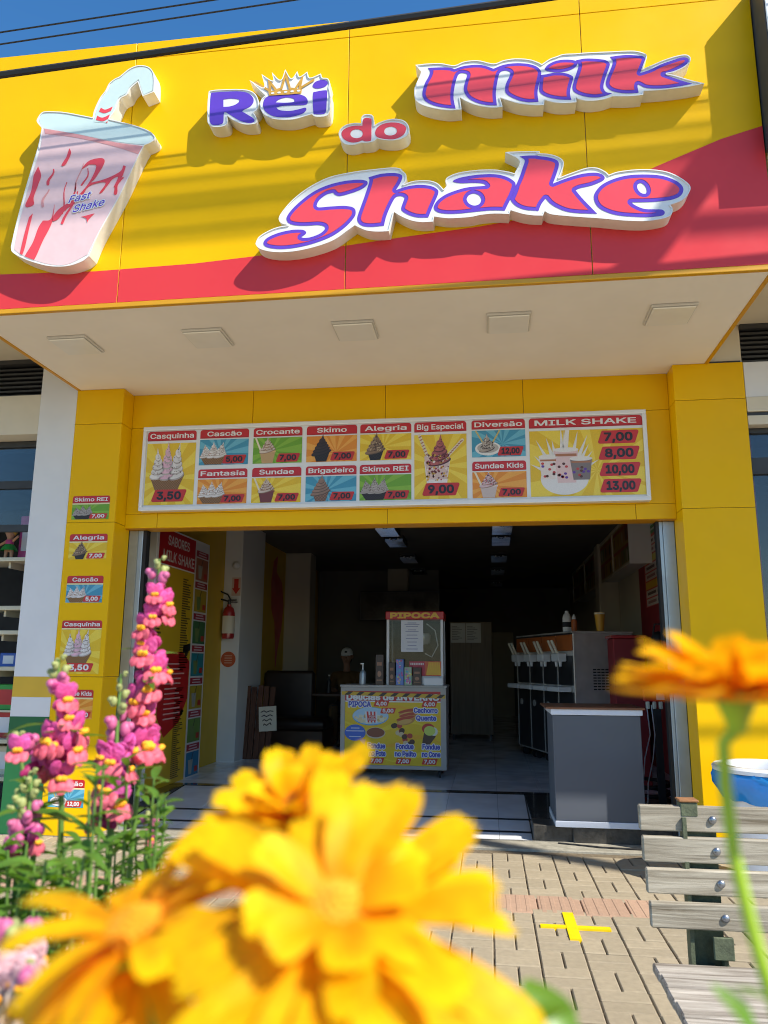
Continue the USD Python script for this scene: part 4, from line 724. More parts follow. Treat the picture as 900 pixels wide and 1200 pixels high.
P.add(ell(PW * .325, PH * .43, PW * .10, PH * .075, 10), (.55, .45, .35), 3.2); P.add(ell(PW * .325, PH * .435, PW * .093, PH * .064, 10), (.22, .06, .03), 3.5)
for k in range(16):
    f_ = k / 16; P.add(ell(PW * (.51 + .19 * f_ + pr2.uniform(-.03, .03)), PH * (.53 - .24 * f_ + pr2.uniform(-.05, .05)), .03, .027, 5), pr2.choice([(.05, .02, .012), (.45, .04, .03), (.62, .5, .3), (.04, .02, .01)]), 3.5 + .03 * k)
P.add(Polygon([(PW * .80, PH * .26), (PW * .86, PH * .24), (PW * .95, PH * .40), (PW * .83, PH * .46)]), (.06, .03, .02), 3.6); P.add(ell(PW * .87, PH * .50, .07, .055, 8), (.5, .03, .02), 3.3); P.add(ell(PW * .885, PH * .47, .062, .052, 8), (.55, .66, .12), 3.7); P.add(ell(PW * .93, PH * .46, .04, .045, 8), (.74, .72, .6), 3.65)
P.build(t, 'poster')
P = Print((CX0 + .012, CY0 - .0008, 0), (1, 0, 0), (0, 0, 1)); zt = FZ + .128 + PH * .945; LN = CX1 - CX0 - .02
P.add(Polygon([(0, zt), (LN, zt - .03), (LN, zt + .012), (0, zt + .04)]), (.60, .38, .02), 1)
for k in range(9): xx = .03 + LN * k / 9; P.add(Polygon([(xx, zt - .028 * xx / LN + .002), (xx + .055, zt - .028 * xx / LN + .001), (xx + .10, zt + .037 - .027 * xx / LN), (xx + .045, zt + .038 - .027 * xx / LN)]), (.02, .018, .015), 2)
P.build('/World', 'hazard_tape', label='yellow and black striped tape stretched across the top of the cart poster', category='tape')
# popcorn machine
t = thing('popcorn_machine', 'glass popcorn machine with a red top and a paper sheet on its front', 'popcorn machine', (-.82, 3.0, CZ1))
x0, x1, y0, y1, z0, z1 = -1.145, -.500, 2.80, 3.22, CZ1 + .001, 1.93
part(t, 'base', box(x0, x1, y0, y1, z0, z0 + .10, .006), 'white_plastic')
for x in (x0, x1 - .03):
    for y in (y0, y1 - .03): part(t, 'post', box(x, x + .03, y, y + .03, z0 + .1005, z1 - .09, .004), 'white_plastic')
part(t, 'roof', box(x0 - .012, x1 + .012, y0 - .012, y1 + .01, z1 - .0895, z1, .008), 'red_plastic')
P = Print((x0, y0 - .0135, z1 - .085), (1, 0, 0), (0, 0, 1)); P.text('PIPOCA', (x1 - x0) / 2, .012, .055, (.70, .42, .02), 1, w=.56, fat=.004); P.build(t, 'roof_lettering')
for m in (box(x0 + .031, x1 - .031, y0 + .008, y0 + .012, z0 + .102, z1 - .091), box(x0 + .01, x0 + .014, y0 + .031, y1 - .031, z0 + .102, z1 - .091), box(x1 - .014, x1 - .01, y0 + .031, y1 - .031, z0 + .102, z1 - .091)): part(t, 'glass_pane', m, 'glass_case')
part(t, 'back_panel', box(x0 + .031, x1 - .031, y1 - .02, y1 - .01, z0 + .102, z1 - .091), 'dark_metal')
kt = part(t, 'kettle', lathe((-.76, 3.02, 1.56), [(.0, 0), (.08, .005), (.105, .04), (.105, .11), (.09, .13), (0, .135)], 20), 'steel', 40); part(kt, 'kettle_rod', cyl(V(-.76, 3.02, 1.69), V(-.76, 3.02, 1.84), .012), 'steel', 40)
part(t, 'cable', rings([V(-.70, 3.0, 1.80), V(-.60, 2.96, 1.72), V(-.57, 2.95, 1.55), V(-.64, 2.96, 1.42), V(-.72, 2.98, 1.46)], .007, 8), 'white_plastic', True)
P = Print((-.98, y0 + .0055, 1.475), (1, 0, 0), (0, 0, 1)); P.rect(0, .253, 0, .355, (.66, .66, .70), 1)
for k, w_ in enumerate((.10, .17, .14, .0, .09, .15, .0, .12, .0, .14, 0, .11, 0, .1, 0, .13)):
    if w_: P.rect(.126 - w_ / 2, .126 + w_ / 2, .322 - .0195 * k, .328 - .0195 * k, (.10, .12, .3), 2)
P.build(t, 'paper_sheet')
P = Print((x0 + .26, y0 - .001, z0 + .102), (1, 0, 0), (0, 0, 1)); P.rect(0, .36, .0, .16, (.50, .02, .06), 1); P.rect(.18, .36, .0, .16, (.62, .10, .02), 2)
for k in range(7): P.add(Polygon([(.19 + .024 * k, .01), (.215 + .024 * k, .01), (.235 + .018 * k, .15), (.22 + .018 * k, .15)]), (.72, .42, .02), 3)
for k in range(8): P.rect(.012 + .02 * k, .026 + .02 * k, .118, .142, (.66, .55, .55), 3)
P.build(t, 'front_strip')
part(t, 'drawer_box', box(-.72, -.50, 2.752, 2.797, z0, z0 + .085, .008), 'white_plastic')
for x, w, h_, m, dec, lb in ((-1.215, .088, .335, 'dark', 0, 'tall dark box of sweets, leftmost on the cart'), (-1.075, .07, .25, 'dark', 0, 'brown box of sweets with copper print, second from the left on the cart'), (-.985, .088, .285, 'blue', 1, 'blue and violet flowered box on the cart'), (-.892, .085, .20, 'pink', 1, 'small pink and green flowered box on the cart'), (-.79, .095, .195, 'dark', 0, 'small brown box of sweets beside the flowered boxes')):
    b = thing('sweets_box', lb, 'box', (x, 2.76, CZ1)); col = dict(dark=(.045, .02, .012), blue=(.13, .22, .55), pink=(.35, .42, .32))[m]
    MAT_ = dict(dark='table_wood', blue='toy_blue', pink='toy_green')[m]; part(b, 'carton', box(x - w / 2, x + w / 2, 2.735, 2.79, CZ1 + .001, CZ1 + h_, .002), MAT_)
    P = Print((x - w / 2 + .003, 2.7345, CZ1 + .004), (1, 0, 0), (0, 0, 1)); P.rect(0, w - .006, 0, h_ - .008, col, 1); r2 = random.Random(int(x * -1000))
    if dec:
        for k in range(26): P.add(ell(r2.uniform(.01, w - .016), r2.uniform(.01, h_ - .02), r2.uniform(.006, .014), r2.uniform(.006, .014), 3), r2.choice([(.5, .12, .45), (.62, .55, .1), (.1, .4, .5), (.65, .6, .6), (.5, .08, .2)]), 2 + .02 * k)
    else:
        P.rect(.012, w - .02, h_ * .62, h_ * .74, (.30, .13, .07), 2); P.add(ell(w * .45, h_ * .35, w * .26, h_ * .1, 6), (.34, .17, .10), 2); P.rect(.01, w - .016, h_ * .12, h_ * .17, (.25, .12, .06), 2)
    P.build(b, 'print')
t = thing('sanitizer_bottle', 'clear bottle of sanitizer with a pump on the left of the cart', 'bottle', (-1.412, 2.78, CZ1)); part(t, 'bottle', lathe((-1.412, 2.78, CZ1 + .001), [(0, 0), (.036, .002), (.038, .02), (.038, .12), (.026, .15), (.013, .16), (.013, .17), (0, .171)], 16), 'rail_metal', 40); part(t, 'pump', [cyl(V(-1.412, 2.78, CZ1 + .172), V(-1.412, 2.78, CZ1 + .225), .008), box(-1.44, -1.40, 2.772, 2.788, CZ1 + .226, CZ1 + .24, .003)], 'white_plastic', 40)
# wood cabinet with two notices
t = thing('cabinet', 'tall grey wood cabinet with two paper notices taped to its top', 'cabinet', (-.28, 7.4, FZ))
for a, b in ((-.625, -.285), (-.282, .06)): part(t, 'door', box(a, b, 7.12, 7.14, FZ + .10, 2.03, .003), 'cabinet_wood')
part(t, 'carcass', box(-.63, .065, 7.141, 7.6, FZ + .09, 2.04, .003), 'cabinet_wood')
for x in (-.60, .0): part(t, 'foot', box(x, x + .04, 7.16, 7.2, FZ, FZ + .0895), 'dark_metal')
for x, w in ((-.617, .245), (-.362, .25)):
    P = Print((x, 7.118, 1.695), (1, 0, 0), (0, 0, 1)); P.rect(0, w, 0, .325, (.42, .40, .36), 1)
    for k in range(9): P.rect(.02, w * (.45 + .4 * ((k * 7) % 5) / 5), .27 - .028 * k, .278 - .028 * k, (.07, .06, .06), 2)
    P.build(t, 'paper_notice')
# soft ice machines
far_c, wm = V(.41, 5.35, FZ), .485; dv = nz(V(1.0 - .41, 3.5 - 5.35, 0)); ang = math.atan2(dv[1], dv[0])
def ice_machine(name_label, O, near):
    t = thing('ice_cream_machine', name_label, 'ice cream machine', O, 'ice cream machines along the right wall')
    Xa = dv; Ya = V(-dv[1], dv[0], 0); Z = V(0, 0, 1)
    def pt(n, m, mt, sm=False, parent=t, **k): return part(parent, n, xf(join([m]) if not isinstance(m, list) else join(m), O, Xa, Ya, Z), mt, sm, **k)
    w = wm - .006; pt('body', box(0, w, .012, .78, .11, 1.60, .006), 'steel'); pt('lid', box(-.003, w + .003, .0, .79, 1.601, 1.622, .004), 'steel')
    pt('front_panel', box(.03, w - .02, -.001, .0115, .98, 1.33, .004), 'black_plastic'); pt('lower_door', box(.03, w - .02, -.001, .0115, .13, .90, .004), 'black_plastic')
    pt('edge_strip', box(.0, .028, -.004, .0115, .13, 1.5, .002), 'steel'); pt('header_panel', box(.01, w - .01, -.006, .0115, 1.39, 1.58, .004), 'orange_panel'); pt('header_cap', box(0, w, -.01, .0115, 1.583, 1.60, .003), 'black_plastic')
    h = pt('dispenser', [box(.10, .32, -.12, -.007, 1.26, 1.36, .012), cyl(V(.15, -.07, 1.259), V(.15, -.07, 1.20), .022, .016), cyl(V(.27, -.07, 1.259), V(.27, -.07, 1.20), .022, .016)], 'white_plastic')
    for x in (.14, .25): pt('lever', xf(box(-.022, .022, -.012, .012, 0, .17, .006), V(x, -.10, 1.362), V(1, 0, 0), nz(V(0, .8, .35)), nz(V(0, -.35, .8))), 'cream_plastic', parent=h)
    pt('drip_tray', box(.05, w - .06, -.17, -.002, .905, .965, .008), 'white_plastic'); pt('lock', cyl(V(.16, -.012, .72), V(.16, -.0012, .72), .042, n=20), 'steel', 40)
    for x in (.06, w - .06):
        for y in (.08, .70): pt('castor', cyl(V(x - .014, y, .05), V(x + .014, y, .05), .05), 'black_rubber', 40)
    if near:
        s = [box(w - .001, w + .0015, .25 + .052 * i, .292 + .052 * i, .93 + .033 * j, .945 + .033 * j) for i in range(6) for j in range(8)]
        pt('vent_slots', s, 'black_plastic')
for i, lb in enumerate(('farthest of the four steel ice cream machines', 'second farthest of the four steel ice cream machines', 'second nearest of the four steel ice cream machines', 'nearest steel ice cream machine, showing its side with vents')): ice_machine(lb, far_c + dv * wm * i, i == 3)
def on_machine(k, b): return far_c + dv * (wm * k) + V(-dv[1], dv[0], 0) * b + V(0, 0, 1.623)
q = on_machine(3.25, .10); t = thing('syrup_bottle', 'white syrup bottle with dark label on the ice cream machines', 'bottle', q); part(t, 'bottle', lathe(q, [(0, 0), (.05, .003), (.055, .02), (.055, .17), (.04, .215), (.022, .235), (.022, .26), (0, .262)], 20), 'white_plastic', 40); part(t, 'label', lathe(q, [(.0558, .06), (.0562, .062), (.0562, .12), (.0558, .122)], 20), 'ink', 40)
q = on_machine(3.55, .13); t = thing('sauce_bottle', 'small orange sauce bottle with a pointed cap', 'bottle', q); part(t, 'bottle', lathe(q, [(0, 0), (.034, .002), (.036, .13), (.02, .15)], 16), 'orange_panel', 40); part(t, 'cap', lathe(q + V(0, 0, .15), [(.026, 0), (.024, .02), (.006, .06), (0, .061)], 16), 'white_plastic', 40)
q = on_machine(3.85, .40); t = thing('wafer_cups', 'stack of tan wafer cups on the nearest machine', 'cups', q); part(t, 'cup', lathe(q, [(0, 0), (.042, .001), (.065, .23), (.061, .23), (.04, .01)], 20), 'toy_yellow', 40); part(t, 'cup_rim', lathe(q, [(.0655, .205), (.068, .21), (.068, .222), (.0655, .226)], 20), 'cream_plastic', 40)
# light boxes high on the right wall
t = thing('wall_menu_boxes', 'row of framed unlit menu boxes high on the right wall', 'menu board', (1.88, 6.8, 2.85))
ys = [3.70, 5.0, 6.6, 8.2, 10.1]; part(t, 'backing', box(1.765, 2.019, 3.72, 10.08, 2.60, 3.16), 'wall_white')
part(t, 'end_panel', box(1.75, 2.019, 3.69, 3.7195, 2.57, 3.19, .004), 'white_paint')
for a, b in zip(ys[:-1], ys[1:]):
    part(t, 'frame_rail', box(1.748, 1.7645, a + .021, b, 2.575, 2.61, .003), 'wall_beige'); part(t, 'frame_rail', box(1.748, 1.7645, a + .021, b, 3.14, 3.185, .003), 'wall_beige'); part(t, 'frame_post', box(1.745, 1.7645, b - .03, b, 2.6105, 3.139, .003), 'wall_beige')
    P = Print((1.7648, b - .03, 2.61), (0, -1, 0), (0, 0, 1)); w = b - a - .05; r2 = random.Random(int(a * 10)); P.rect(0, w, 0, .53, (.30, .20, .05), 1)
    for i in range(4):
        for j in range(2):
            P.rect(w * (.03 + .24 * i), w * (.25 + .24 * i), .02 + .26 * j, .24 + .26 * j, r2.choice([(.35, .22, .02), (.2, .05, .03), (.3, .14, .03), (.12, .14, .05)]), 2); P.add(ell(w * (.12 + .24 * i), .10 + .26 * j, w * .04, .08, 5), r2.choice([(.06, .03, .02), (.4, .33, .28), (.25, .1, .05)]), 3); P.rect(w * (.03 + .24 * i), w * (.25 + .24 * i), .20 + .26 * j, .24 + .26 * j, (.28, .02, .02), 3)
    P.build(t, 'menu_print')
# flavour list on the red wall
P = Print((2.0185, 4.2, 2.06), (0, -1, 0), (0, 0, 1)); w, h_ = .86, 1.03; P.rect(0, w, 0, h_, (.52, .03, .02), 1); P.rect(.04, w, h_ - .16, h_ - .015, (.02, .22, .04), 2)
for k in range(2): P.rect(.2, w - .12, h_ - .06 - .062 * k, h_ - .035 - .062 * k, (.5, .55, .48), 3)
for k in range(8):
    z = h_ - .285 - .105 * k; c = {2: (.62, .50, .05), 5: (.66, .38, .02)}.get(k, (.60, .52, .46)); P.rect(.05, w, z, z + .088, c, 2)
    if k not in (2, 5): P.rect(.14, .62, z + .028, z + .062, (.30, .12, .10) if k % 3 else (.08, .04, .03), 3); P.add(ell(.74, z + .044, .04, .03, 5), (.03, .03, .03), 3)
P.build('/World', 'flavour_list', label='red framed list of flavours with green heading on the red wall', category='sign')
# flavours board on the left
t = thing('flavour_board', 'tall yellow board headed SABORES MILK SHAKE along the left wall', 'board', (-3.3, 1.9, FZ))
part(t, 'board', box(-3.40, -3.252, 1.13, 2.68, FZ + .001, 2.71, .004), 'wall_white')
P = Print((-3.2518, 1.14, FZ), (0, 1, 0), (0, 0, 1)); W_ = 1.09; H0 = 2.57; P.rect(0, W_, 0, H0, (.58, .36, .015), 1); P.rect(0, W_, H0 - .36, H0, (.40, .012, .018), 2); P.rect(0, W_, H0 - .375, H0 - .36, WHITE, 2)
P.text('SABORES', .62, H0 - .15, .095, (.62, .58, .56), 3, w=.58); P.text('MILK SHAKE', .645, H0 - .32, .105, (.62, .58, .56), 3, w=.84)
r2 = random.Random(3)
for k in range(24): P.rect(.02 + .5 * (k % 2 == 0) * 0, .10 + r2.uniform(.05, .2), 2.10 - .035 * k, 2.118 - .035 * k, (.07, .04, .01), 3)
for k in range(38): P.rect(.78, .83 + r2.uniform(.05, .2), 2.10 - .026 * k, 2.114 - .026 * k, (.07, .04, .01), 3)
for k in range(46): P.rect(.72, .78 + r2.uniform(.05, .2), .95 - .02 * k, .961 - .02 * k, (.07, .04, .01), 3)
for (x, y, s_) in ((.45, 1.92, .05), (.98, 1.32, .04), (.93, .70, .035)): P.add(unary_union([ell(x, y, s_, s_ * .8, 6), ell(x + s_, y + s_ * .4, s_ * .6, s_ * .4, 5), ell(x - s_ * .7, y - s_ * .6, s_ * .5, s_ * .5, 5)]), (.03, .02, .01), 3)
P.add(Polygon([(.30, 1.05), (.42, 1.28), (.85, 1.32), (1.06, 1.22), (1.05, .85), (.85, .62), (.5, .50), (.32, .7)]).buffer(.04).buffer(-.02), (.46, .015, .015), 3)
for k in range(12): P.rect(.45, .75 + r2.uniform(0, .2), 1.20 - .05 * k, 1.214 - .05 * k, (.62, .35, .3), 4)
P.add(Polygon([(.88, 1.40), (1.08, 1.43), (1.08, 1.35), (.88, 1.32)]), (.02, .02, .02), 3)
P.rect(1.10, 1.52, 0, 2.56, (.55, .53, .50), 2)
for k in range(7):
    z = 2.14 - .355 * k; c = [(.30, .10, .05), (.38, .25, .02), (.05, .14, .05), (.02, .20, .22), (.36, .26, .02), (.12, .22, .04), (.02, .16, .28)][k]; P.rect(1.13, 1.50, z, z + .25, c, 3); P.rect(1.13, 1.50, z + .265, z + .335, (.30, .02, .03), 3); P.rect(1.2, 1.42, z + .31, z + .322, (.55, .45, .45), 4); P.rect(1.19, 1.44, z + .28, z + .292, (.55, .45, .45), 4)
    P.add(Polygon([(1.22, z + .02), (1.30, z + .02), (1.33, z + .17), (1.19, z + .17)]), r2.choice([(.1, .05, .03), (.14, .2, .06), (.3, .3, .25)]), 4); P.add(LineString([(1.28, z + .15), (1.33, z + .24)]).buffer(.008), (.04, .03, .03), 4); P.rect(1.38, 1.47, z + .03, z + .09, (.42, .03, .02), 4)
P.build(t, 'printed_front')
P = Print((-3.215, .898, 2.02), (1, 0, 0), (0, 0, 1)); P.rect(0, .075, 0, .075, (.60, .56, .55), 1); P.rect(.008, .067, .02, .055, (.45, .03, .03), 2); P.rect(.02, .055, .032, .044, (.6, .5, .5), 3); P.build('/World', 'jamb_notice', label='tiny white notice with red print on the white door post', category='sticker')
# fire extinguisher and its signs on the white column
t = thing('fire_extinguisher', 'red fire extinguisher with pale label hung on the white column', 'fire extinguisher', (-3.305, 3.62, 1.62)); ex, ey, ez = -3.305, 3.615, 1.64
part(t, 'cylinder', lathe((ex, ey, ez), [(0, 0), (.07, .004), (.078, .03), (.078, .33), (.06, .39), (.028, .42), (.028, .44), (0, .44)], 20), 'ext_red', 40); part(t, 'label', lathe((ex, ey, ez), [(.0785, .07), (.0795, .072), (.0795, .29), (.0785, .292)], 20), 'cream_paint', 40)
part(t, 'valve', [cyl(V(ex, ey, ez + .44), V(ex, ey, ez + .49), .022), box(ex - .02, ex + .10, ey - .012, ey + .012, ez + .49, ez + .505, .003), box(ex - .02, ex + .11, ey - .012, ey + .012, ez + .465, ez + .478, .003)], 'black_plastic'); part(t, 'hose', rings([V(ex, ey, ez + .48), V(ex - .07, ey, ez + .50), V(ex - .16, ey, ez + .52), V(ex - .20, ey, ez + .58), V(ex - .12, ey - .01, ez + .61), V(ex - .02, ey - .01, ez + .57), V(ex + .02, ey - .01, ez + .50)], .011, 8), 'black_rubber', True)
ar = Polygon([(-.03, .20), (.03, .20), (.03, .08), (.055, .08), (0, 0), (-.055, .08), (-.03, .08)]); t = thing('extinguisher_arrow_sign', 'small pale sign with a red arrow pointing down over the extinguisher', 'sign', (-3.25, 3.698, 2.22)); P = Print((-3.25, 3.698, 2.22), (1, 0, 0), (0, 0, 1)); P.rect(-.06, .06, -.02, .22, (.55, .40, .32), 1); P.add(ar, (.50, .03, .02), 2); P.build(t, 'printed_face')
t = thing('extinguisher_round_sign', 'round red sign on the white column below the extinguisher', 'sign', (-3.315, 3.698, 1.39)); P = Print((-3.315, 3.698, 1.385), (1, 0, 0), (0, 0, 1)); P.add(Point(0, 0).buffer(.098), (.5, .09, .03), 1); [P.rect(-.05, .05, .04 - .03 * k, .052 - .03 * k, (.6, .3, .2), 2) for k in range(4)]; P.build(t, 'printed_face')
t = thing('wall_bell', 'small pale round bell high on the white column', 'bell', (-3.26, 3.69, 2.60)); part(t, 'dome', lathe((-3.26, 3.699, 2.60), [(.05, 0), (.048, .02), (.03, .04), (0, .046)], 16, (0, -1, 0)), 'wall_white', 40); part(t, 'plate', lathe((-3.26, 3.6995, 2.60), [(.06, 0), (.06, .006), (0, .0065)], 16, (0, -1, 0)), 'lamp_frame', 40)
# planks and small board leaning against the column
for k in range(6): x = -3.27 + .075 * k; solo('plank', xf(box(0, .068, 0, .022, 0, .94 - .01 * (k % 3), .002), V(x, 4.02 + .012 * (k % 2), FZ), V(1, 0, 0), nz(V(0, 1, -.13)), nz(V(.02 * (k - 2) * .5, .13, 1))), 'plank_wood', f'dark brown plank leaning by the white column, {["leftmost", "second from the left", "third from the left", "fourth from the left", "fifth from the left", "rightmost"][k]}', 'plank', 'planks leaning by the white column')
t = thing('leaning_board', 'small pale handwritten board leaning on the planks', 'board', (-2.84, 3.99, .47)); part(t, 'board', xf(box(0, .235, 0, .012, 0, .31, .002), V(-2.955, 3.975, .47), V(.99, 0, .08), V(0, 1, -.1), nz(V(-.08, .1, 1))), 'cream_paint'); P = Print((-2.952, 3.971, .473), nz(V(.99, 0, .08)), nz(V(-.08, .1, 1)))
for k in range(4): P.add(LineString([(.03 + .01 * k, .24 - .055 * k), (.07, .255 - .055 * k), (.10, .235 - .055 * k), (.15, .25 - .05 * k), (.19 - .01 * k, .24 - .055 * k)]).buffer(.006), (.05, .03, .03), 2)
P.build(t, 'scribble')
# sofa, table, seated person, television
t = thing('booth_sofa', 'dark leather booth seat behind the planks', 'sofa', (-2.85, 5.75, FZ)); part(t, 'backrest', box(-3.40, -2.62, 5.62, 5.80, .5, 1.23, .05), 'sofa_leather', 50); part(t, 'seat', box(-3.40, -2.30, 5.0, 5.615, .40, .57, .05), 'sofa_leather', 50); part(t, 'base', box(-3.38, -2.34, 5.03, 5.78, FZ, .399, .01), 'table_wood')
t = thing('dining_table', 'dark wood table in front of the person in the white cap', 'table', (-2.05, 5.85, FZ)); part(t, 'tabletop', box(-2.62, -1.5, 5.55, 6.15, .86, .90, .008), 'table_wood'); part(t, 'pedestal', cyl(V(-2.05, 5.85, FZ + .02), V(-2.05, 5.85, .859), .04), 'dark_metal', 40); part(t, 'foot', lathe((-2.05, 5.85, FZ), [(0, 0), (.25, .001), (.24, .015), (.05, .03), (0, .031)], 20), 'dark_metal', 40)
t = thing('table_bottle', 'slim dark bottle standing on the dark wood table', 'bottle', (-2.42, 5.8, .9)); part(t, 'bottle', lathe((-2.42, 5.8, .901), [(0, 0), (.035, .002), (.035, .16), (.014, .21), (.014, .25)], 14), 'black_plastic', 40); part(t, 'cap', lathe((-2.42, 5.8, 1.151), [(.016, 0), (.016, .02), (0, .021)], 12), 'white_plastic', 40)
pp = thing('person', 'person in a white cap and brown shirt seated at the dark table', 'person', (-2.28, 6.5, FZ)); bxx, byy = -2.27, 6.5
hp = V(bxx, byy - .03, 1.44)
J = dict(pel=V(bxx, byy + .05, .66), wai=V(bxx, byy + .04, .86), che=V(bxx, byy, 1.08), nek=V(bxx, byy - .01, 1.24))
fig = [((J['pel'] + V(-.08, 0, 0), .12), (J['pel'] + V(.08, 0, 0), .12)), ((J['pel'], .13), (J['wai'], .125)), ((J['wai'], .125), (J['che'], .14)), ((J['che'] + V(-.10, 0, .03), .10), (J['che'] + V(.10, 0, .03), .10)), ((J['che'], .10), (J['nek'], .055)), ((J['nek'], .052), (hp - V(0, 0, .06), .052)), ((hp + V(0, .015, .03), .088), (hp + V(0, -.01, -.05), .066)), ((hp + V(0, -.07, -.06), .026), (hp + V(0, -.03, -.05), .05)), ((hp + V(0, -.083, .0), .013), (hp + V(0, -.105, -.022), .014))]
limbs = []
for s_ in (-1, 1):
    sh, el_, wr = V(bxx + s_ * .19, byy, 1.14), V(bxx + s_ * .25, byy - .16, .93), V(bxx + s_ * .12, byy - .40, .935)
    limbs += [((J['che'] + V(s_ * .1, 0, .05), .08), (sh, .062)), ((sh, .06), (el_, .046)), ((el_, .045), (wr, .03))]
    hd = nz(V(-s_ * .35, -1, -.05)); pl_ = wr + hd * .085; limbs += [((wr, .027), (pl_, .026))]; sd = nz(np.cross(hd, V(0, 0, 1)))
    for k in range(4): a = pl_ + sd * (-.026 + .0175 * k); m_ = a + hd * (.035 + .006 * (k in (1, 2))) + V(0, 0, .008); limbs += [((a, .0095), (m_, .0085)), ((m_, .0085), (m_ + hd * .026 - V(0, 0, .012), .0075))]
    th = wr + hd * .03 - sd * s_ * .028; limbs += [((wr + hd * .02, .015), (th, .011)), ((th, .011), (th + hd * .04 - sd * s_ * .012, .009))]
    hipj, kn, an = J['pel'] + V(s_ * .09, 0, -.02), V(bxx + s_ * .13, byy - .42, .66), V(bxx + s_ * .12, byy - .40, .20); limbs += [((hipj, .10), (kn, .062)), ((kn, .06), (an, .042)), ((an - V(0, 0, .03), .04), (an + V(0, -.15, -.045), .032))]
    limbs += [((hp + V(s_ * .084, .01, -.01), .012), (hp + V(s_ * .092, .025, .02), .016))]
part(pp, 'body', smoothed(bones(fig + limbs), .016, 6), 'skin', True)
grow = lambda ch, g: [((p, r + g), (q, s + g)) for (p, r), (q, s) in ch]
part(pp, 'shirt', smoothed(bones(grow(fig[1:4] + [fig[4]][:0], .014) + grow([c for c in limbs if c[0][1] in (.08, .06)], .014)), .02, 6), 'shirt', True)
part(pp, 'trousers', smoothed(bones(grow([fig[0]] + [c for c in limbs if c[0][1] == .10] + [c for c in limbs if c[0][1] == .06 and c[1][1] == .042], .012)), .02, 6), 'trousers', True)
part(pp, 'hair', smoothed(bones([((hp + V(0, .04, .03), .088), (hp + V(0, .05, -.03), .075))]), .015, 4), 'hair', True)
cp_ = part(pp, 'cap', smoothed(bones([((hp + V(0, .012, .055), .100), (hp + V(0, .0, .065), .096))]).trim_by_plane((0, 0, 1), hp[2] + .035), .015, 3), 'cap_white', 50)
part(cp_, 'cap_brim', ext(Polygon([(-.08, 0), (-.075, .06), (-.04, .10), (0, .11), (.04, .10), (.075, .06), (.08, 0)]), .007, hp + V(0, -.07, .04), (1, 0, 0), nz(V(0, -1, -.15))), 'cap_white'); part(cp_, 'cap_logo', ball(hp + V(0, -.095, .085), (.022, .008, .016)), 'ink', True)
t = thing('dining_chair', 'dark chair under the person in the white cap', 'chair', (bxx, byy, FZ)); part(t, 'seat', box(bxx - .22, bxx + .22, byy - .18, byy + .25, .49, .53, .01), 'table_wood'); part(t, 'backrest', box(bxx - .21, bxx + .21, byy + .215, byy + .245, .62, 1.0, .01), 'table_wood')
for sx in (-1, 1):
    for yy in (-.16, .23): part(t, 'leg', cyl(V(bxx + sx * .19, byy + yy, FZ), V(bxx + sx * .19, byy + yy, .489 if yy < 0 else .62), .016), 'dark_metal', 40)
t = thing('television', 'large dark television on the back wall', 'television', (-1.65, 8.5, 2.42)); part(t, 'case', box(-2.41, -.88, 8.50, 8.58, 2.145, 2.70, .01), 'black_plastic'); part(t, 'screen', box(-2.385, -.905, 8.494, 8.4995, 2.175, 2.675), 'granite'); part(t, 'bracket', box(-1.75, -1.55, 8.581, 9.399, 2.40, 2.46), 'dark_metal')
# louvred ceiling lights, unlit
for k, y in enumerate((4.35, 5.35, 7.3, 9.3, 11.65)):
    for x in (-1.34, .22):
        t = thing('ceiling_light', f'unlit louvred ceiling light, number {k + 1} from the front of the {"left" if x < 0 else "right"} row'.replace('number 1', 'nearest').replace('number 2', 'second').replace('number 3', 'third').replace('number 4', 'fourth').replace('number 5', 'last'), 'ceiling light', (x, y, 3.2), 'ceiling lights in two rows')
        part(t, 'housing', [box(x - .135, x + .135, y - .31, y + .31, 3.17, 3.199), box(x - .14, x - .132, y - .315, y + .315, 3.11, 3.169), box(x + .132, x + .14, y - .315, y + .315, 3.11, 3.169)], 'dark_metal'); part(t, 'reflector', [xf(box(-.06, .06, -.30, .30, 0, .002), V(x + s_ * .064, y, 3.142), nz(V(1, 0, s_ * .5)), V(0, 1, 0), nz(V(-s_ * .5, 0, 1))) for s_ in (-1, 1)], 'chrome')
        part(t, 'louvre', [xf(box(-.13, .13, -.001, .001, -.02, .02), V(x, y - .28 + .07 * q, 3.125), V(1, 0, 0), nz(V(0, 1, .5)), nz(V(0, -.5, 1))) for q in range(9)], 'chrome')
        for s_ in (-1, 1): part(t, 'tube', cyl(V(x + s_ * .06, y - .29, 3.145), V(x + s_ * .06, y + .29, 3.145), .013, n=10), 'white_plastic', 40)
# things on the right: red stand, power strip, loose cables, grey post
t = thing('red_stand', 'dark red stand between the counter and the right wall', 'stand', (1.6, 2.2, FZ)); part(t, 'body', box(1.30, 1.62, 2.4, 2.8, FZ, 1.62, .01), 'wall_red'); part(t, 'top', box(1.28, 1.64, 2.38, 2.82, 1.621, 1.65, .006), 'ext_red')
t = thing('black_bag', 'dark bag hanging above the red stand', 'bag', (1.72, 2.3, 1.5)); part(t, 'bag', smoothed(bones([(((1.72, 2.3, 1.35), .11), ((1.74, 2.3, 1.62), .07))]), .03, 5), 'black_rubber', True); part(t, 'strap', rings([V(1.69, 2.3, 1.66), V(1.71, 2.3, 1.76), V(1.77, 2.3, 1.76), V(1.79, 2.3, 1.66)], .01, 8), 'black_rubber', True)
t = thing('power_box', 'small red box with sockets and pale plugs behind the flower', 'power box', (1.52, 1.2, 1.0)); part(t, 'box', box(1.36, 1.62, 1.2, 1.28, 1.03, 1.13, .006), 'red_plastic'); part(t, 'badge', box(1.46, 1.53, 1.194, 1.1995, 1.045, 1.10, .002), 'white_plastic')
